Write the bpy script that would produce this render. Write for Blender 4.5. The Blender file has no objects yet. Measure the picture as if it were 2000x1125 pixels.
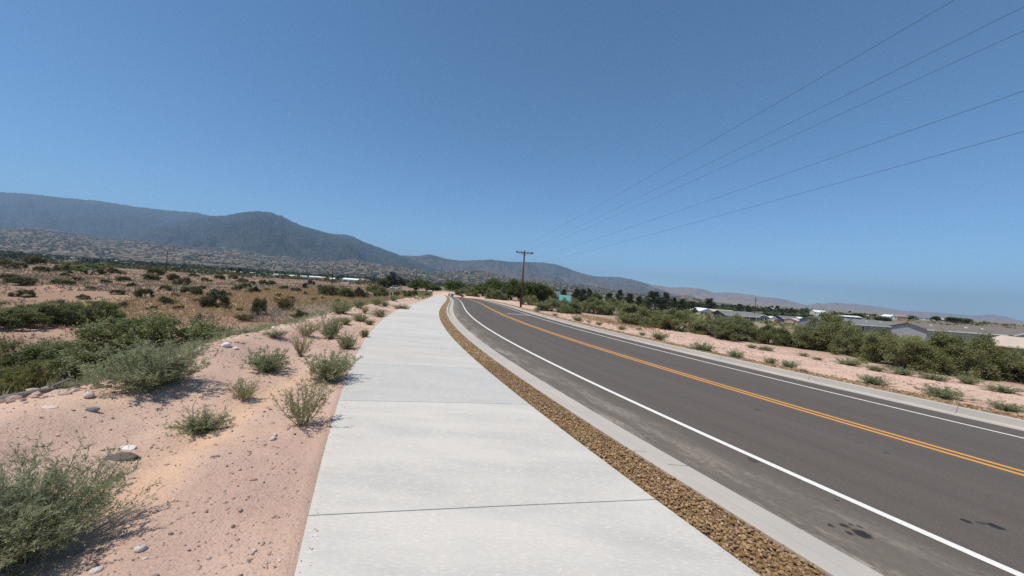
import bpy, bmesh, math, random
import numpy as np
from mathutils import Matrix, Vector

# ------------------------------------------------------------------ scene, camera, sky, sun, exposure
scene = bpy.context.scene
col = scene.collection
R = math.radians
EYE = 1.70
ROLL = R(4.0)
cam_data = bpy.data.cameras.new('camera')
cam_data.sensor_width = 36.0
cam_data.lens = 36.0 * 700.0 / 2000.0
cam_data.clip_start = 0.05
cam_data.clip_end = 80000.0
cam = bpy.data.objects.new('camera', cam_data)
ca, sa = math.cos(ROLL), math.sin(ROLL)
cam.matrix_world = Matrix(((ca, -sa, 0, 0), (0, 0, -1, 0), (sa, ca, 0, EYE), (0, 0, 0, 1)))
col.objects.link(cam)
scene.camera = cam

SUN_AZ, SUN_EL = R(-124.0), R(65.0)          # azimuth from +Y, negative to the left
world = bpy.data.worlds.new('World')
scene.world = world
world.use_nodes = True
wn = world.node_tree.nodes
wl = world.node_tree.links
wn.clear()
w_out = wn.new('ShaderNodeOutputWorld')
w_bg = wn.new('ShaderNodeBackground')
w_sky = wn.new('ShaderNodeTexSky')
w_sky.sky_type = 'NISHITA'
w_sky.sun_disc = False
w_sky.sun_elevation = SUN_EL
w_sky.sun_rotation = SUN_AZ
w_sky.altitude = 1500.0
w_sky.air_density = 0.9
w_sky.dust_density = 0.2
w_sky.ozone_density = 7.0
w_bg.inputs['Strength'].default_value = 0.130
w_tint = wn.new('ShaderNodeMix')                 # white balance of the whole sky
w_tint.data_type = 'RGBA'; w_tint.blend_type = 'MULTIPLY'; w_tint.inputs[0].default_value = 1.0
w_tint.inputs[7].default_value = (0.80, 1.0, 0.97, 1.0)
wl.new(w_sky.outputs[0], w_tint.inputs[6])
wl.new(w_tint.outputs[2], w_bg.inputs[0])
wl.new(w_bg.outputs[0], w_out.inputs[0])

sun_data = bpy.data.lights.new('sun', 'SUN')
sun_data.energy = 3.9
sun_data.angle = R(0.53)
sun_data.color = (1.0, 0.93, 0.83)
sun = bpy.data.objects.new('sun', sun_data)
sd = Vector((math.sin(SUN_AZ) * math.cos(SUN_EL), math.cos(SUN_AZ) * math.cos(SUN_EL), math.sin(SUN_EL)))
sun.rotation_euler = sd.to_track_quat('Z', 'Y').to_euler()
sun.location = (-40, 10, 80)
col.objects.link(sun)

vs = scene.view_settings
vs.view_transform = 'Standard'
vs.look = 'None'
vs.exposure = 0.24
vs.gamma = 1.0
vs.use_curve_mapping = False
scene.cycles.use_denoising = False
scene.cycles.max_bounces = 6
scene.cycles.diffuse_bounces = 3
scene.cycles.transparent_max_bounces = 4
scene.cycles.volume_bounces = 0
scene.cycles.use_adaptive_sampling = False
scene.cycles.adaptive_threshold = 0.01

#TERRAIN-BEGIN
# ------------------------------------------------------------------ the lie of the land (metres; camera stands at 0, 0 on the path)
def _hash(ix, iy, s):
    n = (ix.astype(np.int64) * 374761393 + iy.astype(np.int64) * 668265263 + s * 974634777) & 0x7fffffff
    n = ((n ^ (n >> 13)) * 1274126177) & 0x7fffffff
    n = ((n ^ (n >> 16)) * 668265263) & 0x7fffffff
    return (n & 0xffff) / 65535.0

def vnoise(x, y, s=0):
    x = np.asarray(x, float); y = np.asarray(y, float)
    ix, iy = np.floor(x), np.floor(y)
    fx, fy = x - ix, y - iy
    fx = fx * fx * (3 - 2 * fx); fy = fy * fy * (3 - 2 * fy)
    a, b = _hash(ix, iy, s), _hash(ix + 1, iy, s)
    c, d = _hash(ix, iy + 1, s), _hash(ix + 1, iy + 1, s)
    return (a + (b - a) * fx) * (1 - fy) + (c + (d - c) * fx) * fy - 0.5

def fbm(x, y, octaves=4, s=0, gain=0.5):
    t, a = 0.0, 1.0
    for k in range(octaves):
        t = t + a * vnoise(np.asarray(x) * 2 ** k + 17.3 * k, np.asarray(y) * 2 ** k - 9.1 * k, s + k)
        a *= gain
    return t

def sstep(a, b, x):
    t = np.clip((np.asarray(x, float) - a) / (b - a), 0, 1)
    return t * t * (3 - 2 * t)

_KL = (3.4539, -19.2416, 14.5099, -6.8315, 1.1075)
_KR = (9.6556, -20.9561, 14.3479, -5.7199, 0.7271)

def _curve(c, Y):
    Y = np.asarray(Y, float)
    def p(v): return sum(k * (v / 40.0) ** i for i, k in enumerate(c))
    def dp(v): return sum(i * k * (v / 40.0) ** (i - 1) / 40.0 for i, k in enumerate(c) if i)
    y0, y1 = -2.0, 75.0
    yc = np.clip(Y, y0, y1)
    far = np.clip(Y - y1, 0, 90)
    beyond = np.maximum(Y - y1 - 90, 0)
    near = np.minimum(Y - y0, 0)
    return p(yc) + dp(y1) * far - 0.0012 * far ** 2 + (dp(y1) - 0.216) * beyond * 0.0 + dp(y0) * np.maximum(near, -40)

def _slope(c, Y):
    Y = np.asarray(Y, float)
    return (_curve(c, Y + 0.05) - _curve(c, Y - 0.05)) / 0.1

def left_line(Y, off):          # lateral offset from the back of the left kerb
    s = _slope(_KL, Y)
    return _curve(_KL, Y) + off * np.sqrt(1 + s * s)

def right_line(Y, off):         # lateral offset from the middle of the double yellow line
    s = _slope(_KR, Y)
    return _curve(_KR, Y) + off * np.sqrt(1 + s * s)

SW_L, SW_R, GUT_L, WHITE_L = -3.33, -0.53, 0.60, 1.80
WHITE_R, GUT_R, KERB_R, ROCK_R = 3.12, 4.05, 4.62, 5.5

def plane(X, Y):
    crest = np.clip(np.asarray(Y, float) - 95.0, 0, 60)
    return -0.02 * np.asarray(X, float) - 0.02 * np.asarray(Y, float) - 0.0016 * crest ** 2

def berm_edge(Y):               # distance from the path's left edge to the crest of the spoil bank
    return np.interp(Y, [-20, 3, 4.5, 5, 6.5, 8.8, 10, 11, 14, 18, 24, 34, 50, 70, 90], [3.6, 3.5, 3.35, 2.75, 2.85, 2.9, 2.7, 2.45, 2.55, 2.6, 2.5, 2.2, 2.1, 2.6, 5]) + 0.35 * fbm(np.asarray(Y) * 0.9, 0 * np.asarray(Y) + 3.3, 3, 5)

def terrain(X, Y, cut=True):
    X = np.asarray(X, float); Y = np.asarray(Y, float)
    r = np.hypot(X, Y)
    flat = -0.02 * X - 0.02 * Y
    # the wide valley
    valley = -5.0 - 0.0040 * np.clip(r - 200, 0, 900) + 0.006 * np.clip(r - 1100, 0, 2500)
    valley = valley + 1.2 * fbm(X / 90, Y / 90, 3, 11) * sstep(80, 300, r)
    # left: shelf beside the path, bank, wash and the brown field
    u = X - left_line(Y, SW_L)
    e = berm_edge(Y)
    shelf = flat - 0.03 + 0.05 * fbm(X * 0.8, Y * 0.8, 4, 21) * sstep(0.05, 0.5, -u) + 0.042 * fbm(X * 3.5, Y * 3.5, 4, 25, 0.6) * sstep(0.0, 0.3, -u)
    shelf = shelf + 0.19 * np.exp(-((-u - e + 0.45) / 0.55) ** 2) * (0.75 + 1.4 * fbm(X * 0.55, Y * 0.55, 2, 31)) - 0.085 * np.exp(-((-u - 1.2 - 0.25 * np.sin(Y * 0.7)) / 0.26) ** 2) * sstep(9, 5, Y)
    field = -1.95 - 0.0030 * (Y - 15) + 0.9 * fbm(X / 26 + 5, Y / 26, 3, 41) * sstep(12, 45, r) + 0.25 * fbm(X / 6, Y / 6, 3, 45)
    field = field - 0.25 * np.exp(-((-u - e - 11) / 5.0) ** 2) * sstep(30, 15, Y)
    rise = sstep(25, 80, Y) * sstep(60, 10, -u)
    field = field * (1 - rise) + (flat - 0.35 + 0.35 * fbm(X / 9, Y / 9, 3, 47)) * rise
    wL = sstep(0, 1, (-u - e) / (4.2 + 1.2 * fbm(Y * 0.35, Y * 0, 2, 51)))
    left = shelf * (1 - wL) + field * wL
    # right: gravelly verge falling gently to the houses
    v = X - right_line(Y, KERB_R)
    right = flat + 0.02 + 0.07 * fbm(X * 0.7, Y * 0.7, 4, 61) * sstep(0.5, 2, v) + 0.5 * fbm(X / 14, Y / 14, 3, 65) * sstep(6, 25, v)
    hill = 5.5 * np.exp(-(((X - 345) / 120) ** 2 + ((Y - 235) / 110) ** 2)) + 1.2 * fbm(X / 40, Y / 40, 3, 71) * sstep(120, 220, X)
    near = np.where(u < 0.0, left, right)
    wfar = np.where(u < 0, sstep(280, 460, r), sstep(230, 420, r))
    z = near * (1 - wfar) + valley * wfar + hill * sstep(60, 150, X)
    if cut:                                           # dug out under path, kerbs and road
        w0 = sstep(-0.02, 0.25, u) * sstep(0.1, -0.4, X - right_line(Y, KERB_R)) * (Y < 160)
        low = plane(X, Y) - 0.42
        z = z * (1 - w0) + np.minimum(low, z) * w0
        w1 = sstep(1.05, 0.8, X - right_line(Y, KERB_R)) * (u > 0) * (Y < 160)
        z = z - 0.07 * w1
    return z
#TERRAIN-END
# ------------------------------------------------------------------ where things stand: x, y, width, height (metres)
WEEDS = [
    (-3.3, 3.96, 0.59, 0.25, 'weed', 'low dark green weed alone on the pink soil, left of the sandy gully'),
    (-2.3, 4.14, 0.66, 0.58, 'sparse', 'tall yellow-green weed with thin upright stems touching the near path edge'),
    (-3.56, 4.92, 0.46, 0.34, 'sparse', 'small sparse olive weed on bare soil left of the tall yellow-green weed'),
    (-4.24, 6.42, 0.84, 0.46, 'weed', 'rounded dense green weed on open soil, left of the path-edge clump'),
    (-2.99, 6.12, 0.91, 0.58, 'weed', 'dense bright green weed spilling over the path edge'),
    (-4.5, 7.84, 0.47, 0.52, 'sparse', 'small pale yellow weed standing behind the rounded dense green weed'),
    (-4.06, 9.08, 0.6, 0.47, 'weed', 'dark green weed hugging the path edge behind the bright green clump'),
    (-5.64, 10.06, 0.86, 0.49, 'sparse', 'olive green weed on the bank crest beside a taller green one'),
    (-5.16, 10.46, 0.78, 0.72, 'weed', 'taller upright green weed on the bank, right of an olive weed'),
    (-5.84, 8.94, 0.59, 0.2, 'weed', 'flat grey-green weed lying on the bank crest'),
    (-6.45, 14.1, 0.6, 0.38, 'weed', 'small dark green weed above a soil hump on the bank'),
    (-6.59, 13.72, 0.51, 0.29, 'sparse', 'pale green weed touching the dark one above the soil hump'),
    (-6.53, 15.68, 0.81, 0.45, 'weed', 'compact dark green weed halfway up the spoil bank'),
    (-7.92, 19.54, 0.61, 0.45, 'sparse', 'thin grey weed between two soil mounds on the far bank'),
    (-6.82, 18.76, 0.96, 0.46, 'weed', 'grey-green weed close to the bend of the path edge'),
    (-4.47, 11.12, 0.32, 0.29, 'yellow', 'little yellow-green tuft at the path edge by the bend'),
    (-5.72, 14.7, 0.46, 0.21, 'yellow', 'yellowish tuft of weed near the bend, farther up the edge'),
    (-8.43, 17.84, 1.38, 0.76, 'weed', 'broad grey-green weed clump topping the far spoil bank'),
    (-9.15, 21.68, 0.93, 0.59, 'weed', 'green weed just right of the broad clump on the far bank'),
    (-9.9, 26.44, 1.13, 0.68, 'weed', 'green weed on the second far soil mound'),
    (-9.5, 27.14, 0.85, 0.47, 'weed', 'small green weed at the right foot of the second far mound'),
    (-11.81, 36.0, 1.03, 0.72, 'weed', 'rounded green weed on the farthest pink mound'),
    (-7.99, 26.3, 1.43, 0.56, 'weed', 'low green weed lying along the far path edge'),
    (-9.32, 35.75, 1.94, 0.56, 'weed', 'farthest low green weed along the path edge'),
    (8.67, 15.98, 1.23, 0.5, 'weed', 'leafy green weed on the verge, nearest the kerb of its row'),
    (9.2, 14.42, 0.74, 0.45, 'weed', 'upright green weed with tall tip on the road verge'),
    (12.83, 18.9, 0.59, 0.24, 'weed', 'small faded weed at the back of the verge by the shrubs'),
    (13.18, 18.4, 1.0, 0.26, 'weed', 'long low grey-green weed at the back of the verge'),
    (9.87, 13.44, 0.58, 0.29, 'weed', 'dark green weed near the rock strip beyond the road'),
    (10.13, 12.88, 0.7, 0.26, 'weed', 'thin green weed right of the dark one near the rock strip'),
    (9.96, 12.04, 0.28, 0.21, 'weed', 'small weed at the end of a row by the rock strip'),
    (14.32, 17.38, 0.6, 0.22, 'weed', 'little grey weed in the middle of the verge'),
    (14.18, 16.4, 0.52, 0.16, 'weed', 'flat little weed in the middle of the verge, right of the grey one'),
    (14.59, 15.34, 1.18, 0.35, 'weed', 'long green weed patch in front of the brownish tall shrub'),
    (14.6, 14.22, 0.77, 0.26, 'weed', 'trailing green weed right of the long patch'),
    (15.04, 13.64, 0.94, 0.37, 'weed', 'rounded pale green weed on the middle of the verge'),
    (11.03, 10.76, 0.95, 0.31, 'weed', 'spreading green weed beside the rock strip, alone'),
    (15.54, 13.0, 0.93, 0.32, 'weed', 'trailing olive weed below the far shrub line'),
    (16.41, 12.74, 0.76, 0.35, 'weed', 'compact round green weed below the large dark shrub'),
    (11.59, 9.52, 1.12, 0.35, 'weed', 'large ragged green weed on the verge near the rock strip'),
    (15.66, 11.3, 1.0, 0.27, 'weed', 'pale green weed patch near the right edge of view'),
    (12.04, 8.58, 0.76, 0.22, 'weed', 'low green weed nearest the kerb at the right edge of view'),
    (3.36, 34.25, 0.78, 0.49, 'weed', 'dark green weed drooping over the far kerb near the utility pole'),
    (4.47, 35.75, 0.72, 0.31, 'weed', 'small weed right of the kerb-drooping one'),
    (3.15, 42.25, 0.84, 0.36, 'weed', 'small green weed between the utility pole and the drooping one'),
    (5.76, 30.5, 1.22, 0.48, 'weed', 'grey-green weed on the verge below the second shrub past the pole'),
    (6.45, 29.22, 0.67, 0.33, 'sparse', 'pale weed right of the grey-green one on the far verge'),
    (6.83, 27.38, 0.7, 0.31, 'weed', 'grey weed on bare soil before the dry grass patch'),
    (7.57, 24.18, 0.76, 0.31, 'weed', 'grey-green weed on bare soil right of the dry grass patch'),
    (9.37, 25.82, 0.52, 0.22, 'weed', 'tiny grey weed at the foot of the wide green shrub'),
    (7.91, 21.22, 0.49, 0.24, 'weed', 'small weed by the rock strip left of a blue-green one'),
    (8.25, 19.62, 1.01, 0.48, 'weed', 'blue-green weed by the rock strip, wider than its neighbours'),
    (8.97, 32.0, 0.55, 0.23, 'weed', 'tiny weed right of the dry grass by the far verge'),
]
SHRUBS = [
    (-4.66, 4.7, 1.14, 0.62, 'greyweed', 'big grey-green bush hanging over the edge of the spoil bank'),
    (-10.5, 11.0, 3.93, 2.04, 'mesquite', 'wide green mesquite filling the wash behind the grey-green bush'),
    (-13.67, 11.56, 3.14, 1.29, 'mesquite', 'mesquite with a leaning bare trunk left of the wide one'),
    (-15.67, 11.66, 2.33, 1.17, 'mesquite', 'dark mesquite at the left edge, right of a yellow-green clump'),
    (-7.22, 5.2, 0.89, 0.89, 'yellow', 'yellow-green clump at the left edge above the fallen log'),
    (-7.28, 5.6, 0.4, 0.57, 'olive', 'olive brown bush standing behind the fallen log'),
    (-13.6, 11.7, 0.74, 0.7, 'olive', 'brownish bush in the shade under the leaning mesquite trunk'),
    (-7.48, 6.6, 0.38, 0.13, 'olive', 'small olive bush on the bank between log and grey-green bush'),
    (-9.48, 11.8, 2.02, 0.54, 'mesquite', 'thin wispy mesquite right of the wide one in the wash'),
    (-26.7, 20.04, 2.58, 1.26, 'mesquite', 'left shrub of the dark thicket across the wash'),
    (-25.43, 20.4, 2.77, 1.46, 'mesquite', 'middle shrub of the dark thicket across the wash'),
    (-25.61, 22.1, 2.68, 1.39, 'mesquite', 'right shrub of the dark thicket across the wash'),
    (-25.98, 18.8, 2.95, 1.13, 'mesquite', 'mesquite at the left edge, across the wash'),
    (-28.22, 20.9, 1.37, 0.66, 'yellow', 'yellow-green bush in front of the dark thicket'),
    (-26.97, 21.62, 1.05, 0.49, 'olive', 'tan bush under the dark thicket across the wash'),
    (-26.23, 23.28, 1.13, 0.6, 'yellow', 'small yellow-green bush at the right end of the dark thicket'),
    (-8.05, 11.0, 1.49, 0.3, 'greyweed', 'feathery green bush below the bank crest, left of a boulder'),
    (-8.65, 13.5, 1.64, 0.18, 'greyweed', 'second feathery green bush along the back of the bank'),
    (-18.09, 27.28, 2.57, 1.48, 'dead', 'bare grey dead shrub in the dry grass hollow'),
    (-21.7, 31.0, 1.24, 1.51, 'bush', 'green bush rising behind the bare grey dead shrub'),
    (-22.62, 36.0, 1.75, 1.44, 'olive', 'round olive bush right of the dead shrub'),
    (-10.21, 17.5, 1.0, 0.49, 'bush', 'dark green bush right of the dead shrub, at the bank'),
    (-19.8, 26.8, 1.23, 0.61, 'olive', 'olive bush left of the dead shrub'),
    (-21.43, 25.68, 0.95, 0.66, 'dead', 'small bare grey shrub on the dry grass slope'),
    (-28.39, 34.75, 2.28, 1.69, 'bush', 'largest dark green bush on the brown field'),
    (-28.53, 33.75, 1.25, 1.06, 'bush', 'dark bush touching the largest one on its left'),
    (-27.89, 34.5, 1.08, 0.49, 'yellow', 'bright green low bush at the foot of the largest dark one'),
    (-27.79, 54.5, 2.65, 1.71, 'bush', 'rounded dark bush at the back of the orange grass'),
    (-25.09, 54.25, 3.26, 1.86, 'mesquite', 'olive shrub cluster right of the rounded dark bush'),
    (-23.59, 56.0, 2.4, 1.76, 'bush', 'dark shrub left of two wooden stakes'),
    (-22.93, 61.0, 3.83, 2.09, 'mesquite', 'lighter green shrub just left of two wooden stakes'),
    (-16.15, 58.5, 2.51, 1.09, 'bush', 'dark low shrub right of the two stakes on the slope'),
    (-36.33, 63.0, 0.9, 1.35, 'juniper', 'dark upright juniper on the field, left of a utility pole'),
    (-64.49, 114.75, 2.13, 1.8, 'bush', 'round dark bush behind the upright juniper'),
    (-170.95, 128.0, 5.12, 3.11, 'bush', 'black-green round bush on the field skyline at left'),
    (-138.28, 97.75, 4.75, 2.51, 'bush', 'dark bush at the left edge of the field'),
    (-102.0, 86.25, 7.15, 2.71, 'mesquite', 'broad green shrub on the upper field'),
    (-125.73, 100.0, 4.86, 2.0, 'bush', 'dark shrub left of the broad green one on the upper field'),
    (-37.12, 36.25, 1.55, 1.04, 'bush', 'rounded dark bush midway on the brown field'),
    (-37.13, 41.75, 2.03, 1.07, 'bush', 'grey-topped dark bush right of the midway one'),
    (-32.89, 34.25, 1.57, 0.73, 'bush', 'flat dark bush low on the brown field'),
    (-55.98, 61.25, 2.62, 1.4, 'bush', 'dark bush on the field right of the far utility pole'),
    (-103.01, 103.75, 4.74, 2.22, 'bush', 'dark bush just left of the far utility pole'),
    (-53.95, 39.5, 2.14, 0.96, 'bush', 'dark bush on the left slope of the brown field'),
    (-35.89, 50.25, 1.72, 1.08, 'bush', 'dark bush by the pale gully on the field'),
    (-40.76, 53.5, 1.68, 0.92, 'bush', 'dark bush left of the pale gully on the field'),
    (3.79, 71.25, 3.46, 2.04, 'rmesq', 'grey shrub behind the utility pole, first of the roadside row'),
    (6.15, 46.25, 4.62, 1.92, 'rmesq', 'first wide shrub of the roadside row right of the utility pole'),
    (6.9, 44.25, 1.9, 1.01, 'rmesq', 'low round shrub in front of the first wide one'),
    (12.78, 55.5, 5.55, 2.46, 'rmesq', 'shrub with dark open trunk beside a white rock'),
    (16.77, 57.75, 4.46, 2.64, 'rmesq', 'green shrub right of the dark-trunked one'),
    (12.17, 33.5, 4.79, 1.87, 'rmesq', 'big greyish green shrub right of the dry grass patch'),
    (13.98, 29.92, 4.45, 1.75, 'rmesq', 'wide green shrub in front of the dark pines'),
    (14.87, 25.6, 3.15, 1.68, 'rmesq', 'dark rounded shrub in front of the cream house'),
    (15.44, 23.48, 2.55, 1.41, 'rmesq', 'green shrub in front of the long grey house'),
    (16.67, 23.04, 1.97, 1.25, 'rmesq', 'shrub between the long house and the red machine'),
    (18.04, 22.04, 2.33, 1.32, 'rmesq', 'low olive shrub in front of the red machine'),
    (19.61, 21.34, 3.41, 2.26, 'rmesq', 'tall brownish twiggy shrub, highest of the roadside row'),
    (19.25, 18.98, 2.71, 1.63, 'rmesq', 'olive shrub hiding the blue-grey house wall'),
    (17.82, 16.12, 2.3, 1.57, 'rmesq', 'green shrub in front of the gap between grey houses'),
    (18.43, 15.46, 2.16, 1.63, 'rmesq', 'olive shrub in front of the pale grey house'),
    (19.24, 14.88, 2.64, 1.83, 'rmesq', 'largest dark shrub of the row, by the right edge'),
    (20.74, 14.84, 1.78, 1.19, 'rmesq', 'green shrub before the tan roof at the right edge'),
    (21.23, 14.28, 2.24, 1.26, 'rmesq', 'shrub cut off by the right edge of view'),
    (18.02, 22.74, 0.65, 0.45, 'yellow', 'small yellow-brown bush at the foot of the shrub row'),
]
FIELD_BUSHES = [
    (-138.62, 101.25, 2.31, 1.59),
    (-105.24, 80.25, 2.29, 1.26),
    (-109.76, 98.75, 4.23, 1.69),
    (-86.73, 69.75, 1.99, 0.8),
    (-65.61, 60.5, 1.73, 0.78),
    (-57.81, 46.5, 1.59, 0.66),
    (-49.07, 42.0, 1.08, 0.42),
    (-84.38, 83.5, 2.86, 1.31),
    (-59.83, 47.25, 1.48, 0.61),
    (-43.27, 32.0, 1.55, 0.59),
    (-86.42, 85.5, 2.93, 1.22),
    (-83.51, 88.25, 2.27, 1.64),
    (-42.85, 44.5, 1.27, 0.64),
    (-80.28, 93.75, 2.41, 1.07),
    (-87.5, 107.5, 3.38, 1.38),
    (-110.72, 142.5, 3.26, 1.63),
    (-44.83, 60.5, 1.56, 0.86),
    (-74.78, 99.25, 3.12, 1.28),
    (-60.86, 84.5, 1.45, 0.97),
    (-118.92, 134.25, 3.84, 1.15),
    (-38.23, 52.25, 0.9, 0.52),
    (-64.86, 93.75, 2.41, 1.21),
    (-62.84, 93.75, 2.14, 1.21),
    (-37.39, 59.0, 1.35, 0.76),
    (-34.08, 56.75, 1.78, 0.73),
    (-29.86, 52.0, 0.74, 0.67),
    (-45.14, 84.25, 1.2, 0.72),
    (-25.11, 33.25, 0.48, 0.28),
    (-24.57, 44.75, 0.51, 0.38),
    (-25.82, 60.0, 1.37, 1.11),
    (-67.47, 48.25, 1.65, 0.62),
    (-66.1, 54.5, 1.4, 0.55),
    (-62.65, 55.25, 1.26, 0.55),
    (-53.94, 51.0, 1.31, 0.58),
    (-41.1, 37.5, 1.07, 0.48),
    (-40.33, 33.75, 1.06, 0.43),
    (-36.61, 39.0, 0.89, 0.39),
    (-45.04, 52.25, 1.19, 0.52),
    (-38.8, 47.0, 1.07, 0.54),
    (-34.53, 43.75, 1.12, 0.5),
    (-29.51, 32.0, 0.82, 0.37),
    (-31.04, 31.25, 0.8, 0.36),
    (-37.75, 55.25, 1.1, 0.55),
    (-30.07, 46.5, 0.93, 0.46),
    (-27.32, 44.75, 0.9, 0.38),
    (-24.68, 47.0, 0.81, 0.4),
    (-22.04, 45.75, 0.78, 0.39),
    (-27.09, 41.5, 0.83, 0.42),
    (-26.55, 33.75, 0.58, 0.29),
    (-22.85, 65.75, 1.69, 0.85),
    (-21.46, 67.25, 1.34, 0.77),
    (-24.29, 81.5, 1.4, 0.82),
    (-17.4, 74.5, 1.7, 0.53),
    (-34.0, 31.5, 0.99, 0.45),
    (-35.67, 31.0, 0.89, 0.4),
    (-32.33, 37.0, 0.74, 0.32),
]
TREES = [
    (-44.1, 165.0, 10.4, 4.9, 'round', 'round green tree behind the pole left of the path'),
    (-60.6, 170.0, 5.8, 4.3, 'round', 'small dark tree left of the tall pine at the far bend'),
    (-57.8, 172.0, 6.4, 7.7, 'pine', 'tall dark pine left of the path, beside a white vehicle'),
    (-53.4, 172.0, 4.4, 6.0, 'dead_tree', 'reddish brown dying tree right of the tall pine'),
    (-39.4, 180.0, 8.7, 3.2, 'round', 'low tree clump left of the end of the path'),
    (-22.7, 150.0, 12.4, 5.3, 'round', 'wide green tree standing behind the end of the path'),
    (-29.6, 158.0, 9.9, 3.6, 'round', 'darker tree at the left of the wide one behind the path end'),
    (-14.2, 145.0, 9.5, 4.7, 'round', 'light green tree beyond the end of the road'),
    (-15.3, 128.0, 9.1, 3.2, 'rmesq', 'low shrubby thicket beside the far bend of the road'),
    (-7.4, 125.0, 8.2, 6.5, 'round', 'tall dark tree behind the second utility pole'),
    (-3.5, 132.0, 6.4, 5.9, 'round', 'tree with yellowish leaves between the thin poles'),
    (-0.1, 122.0, 7.7, 6.8, 'round', 'tall dark green tree left of the big utility pole'),
    (4.1, 120.0, 6.9, 6.2, 'round', 'dark tree directly behind the big utility pole'),
    (8.2, 126.0, 7.2, 6.6, 'round', 'bright green tree right of the big utility pole'),
    (13.0, 127.0, 7.3, 5.9, 'round', 'dark broad tree left of the teal building'),
    (-4.3, 105.0, 6.0, 3.2, 'rmesq', 'grey-green thicket below the tall dark trees'),
    (23.4, 128.0, 5.1, 6.0, 'pine', 'pine standing right beside the teal building'),
    (21.8, 150.0, 4.3, 5.9, 'pine', 'pine half hidden behind the teal building'),
    (26.0, 130.0, 4.5, 6.1, 'pine', 'second pine right of the teal building'),
    (30.2, 140.0, 3.2, 7.0, 'pine', 'slender pine left of a dark sloping crown'),
    (32.6, 138.0, 5.1, 5.2, 'round', 'dark sloping crown beside the slender pine'),
    (32.8, 120.0, 4.5, 5.3, 'pine', 'dark pine at the left of the middle pine row'),
    (36.8, 122.0, 3.5, 6.5, 'pine', 'sharp-topped pine, highest of the middle pine row'),
    (38.9, 118.0, 4.7, 5.4, 'pine', 'broad pine right of the sharp-topped one'),
    (41.4, 116.0, 2.7, 5.0, 'juniper', 'narrow dark juniper ending the middle pine row'),
    (43.3, 108.0, 6.8, 6.6, 'pine', 'big dark pine with rounded top right of the middle row'),
    (48.2, 112.0, 4.2, 6.9, 'pine', 'tall pine leaning on the big rounded one'),
    (56.8, 125.0, 3.2, 5.9, 'pine', 'smaller pine right of the pair of big pines'),
    (58.2, 122.0, 4.5, 5.4, 'pine', 'bushy pine left of the cream house'),
    (65.5, 130.0, 3.7, 4.9, 'pine', 'low pine half hidden behind the bushy one'),
    (92.6, 168.0, 7.7, 8.5, 'pine', 'large rounded pine behind the cream house'),
    (85.5, 165.0, 4.7, 5.0, 'pine', 'pine at the left end of the cream house'),
    (142.2, 240.0, 13.7, 5.7, 'round', 'light green tree behind the cream house roof'),
    (146.5, 230.0, 5.3, 8.3, 'pine', 'left one of two pines behind the long grey house'),
    (150.8, 228.0, 4.6, 7.9, 'pine', 'right one of two pines behind the long grey house'),
    (177.4, 250.0, 6.4, 4.1, 'round', 'dark tree right of the wire-topped pole'),
    (183.9, 250.0, 7.1, 3.6, 'round', 'dark tree behind the red machine'),
    (193.0, 255.0, 5.8, 3.7, 'pine', 'dark pine right of the lamp post'),
    (203.5, 260.0, 8.9, 3.2, 'round', 'low dark tree right of the red machine'),
    (216.1, 265.0, 8.3, 3.2, 'round', 'reddish dark tree left of slender poplars'),
    (207.8, 250.0, 2.9, 3.2, 'juniper', 'left slender dark poplar among the houses'),
    (209.9, 250.0, 2.9, 3.2, 'juniper', 'right slender dark poplar among the houses'),
    (236.3, 270.0, 6.9, 3.2, 'round', 'dark tree in front of a white house on the right'),
    (242.9, 270.0, 6.2, 3.2, 'round', 'dark low tree right of the white house'),
    (308.8, 300.0, 9.4, 3.5, 'round', 'dark tree by the hill house with a white flat roof'),
    (305.5, 290.0, 8.3, 3.2, 'round', 'dark tree group on the right hill top'),
    (249.9, 240.0, 8.2, 3.2, 'round', 'green tree right above the blue-grey roof'),
    (313.8, 280.0, 8.0, 3.2, 'round', 'tree on the right hill, left of the long dark roof'),
    (297.3, 250.0, 5.0, 3.2, 'round', 'tree on the right hill above the pale house'),
    (299.2, 240.0, 11.7, 3.2, 'round', 'dark tree clump on the right hill behind the pale house'),
    (242.4, 260.0, 12.6, 3.2, 'round', 'tree behind the tall brownish shrub'),
    (272.9, 280.0, 10.4, 3.2, 'round', 'olive tree below the white flat roof'),
]
POLES = [
    (1.51, 54.0, 8.63),
    (-7.61, 110.0, 7.86),
    (-2.93, 118.0, 8.22),
    (-45.72, 170.0, 10.35),
    (-75.35, 150.0, 8.19),
    (-157.49, 163.0, 10.55),
    (129.25, 190.0, 12.1),
]
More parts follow.
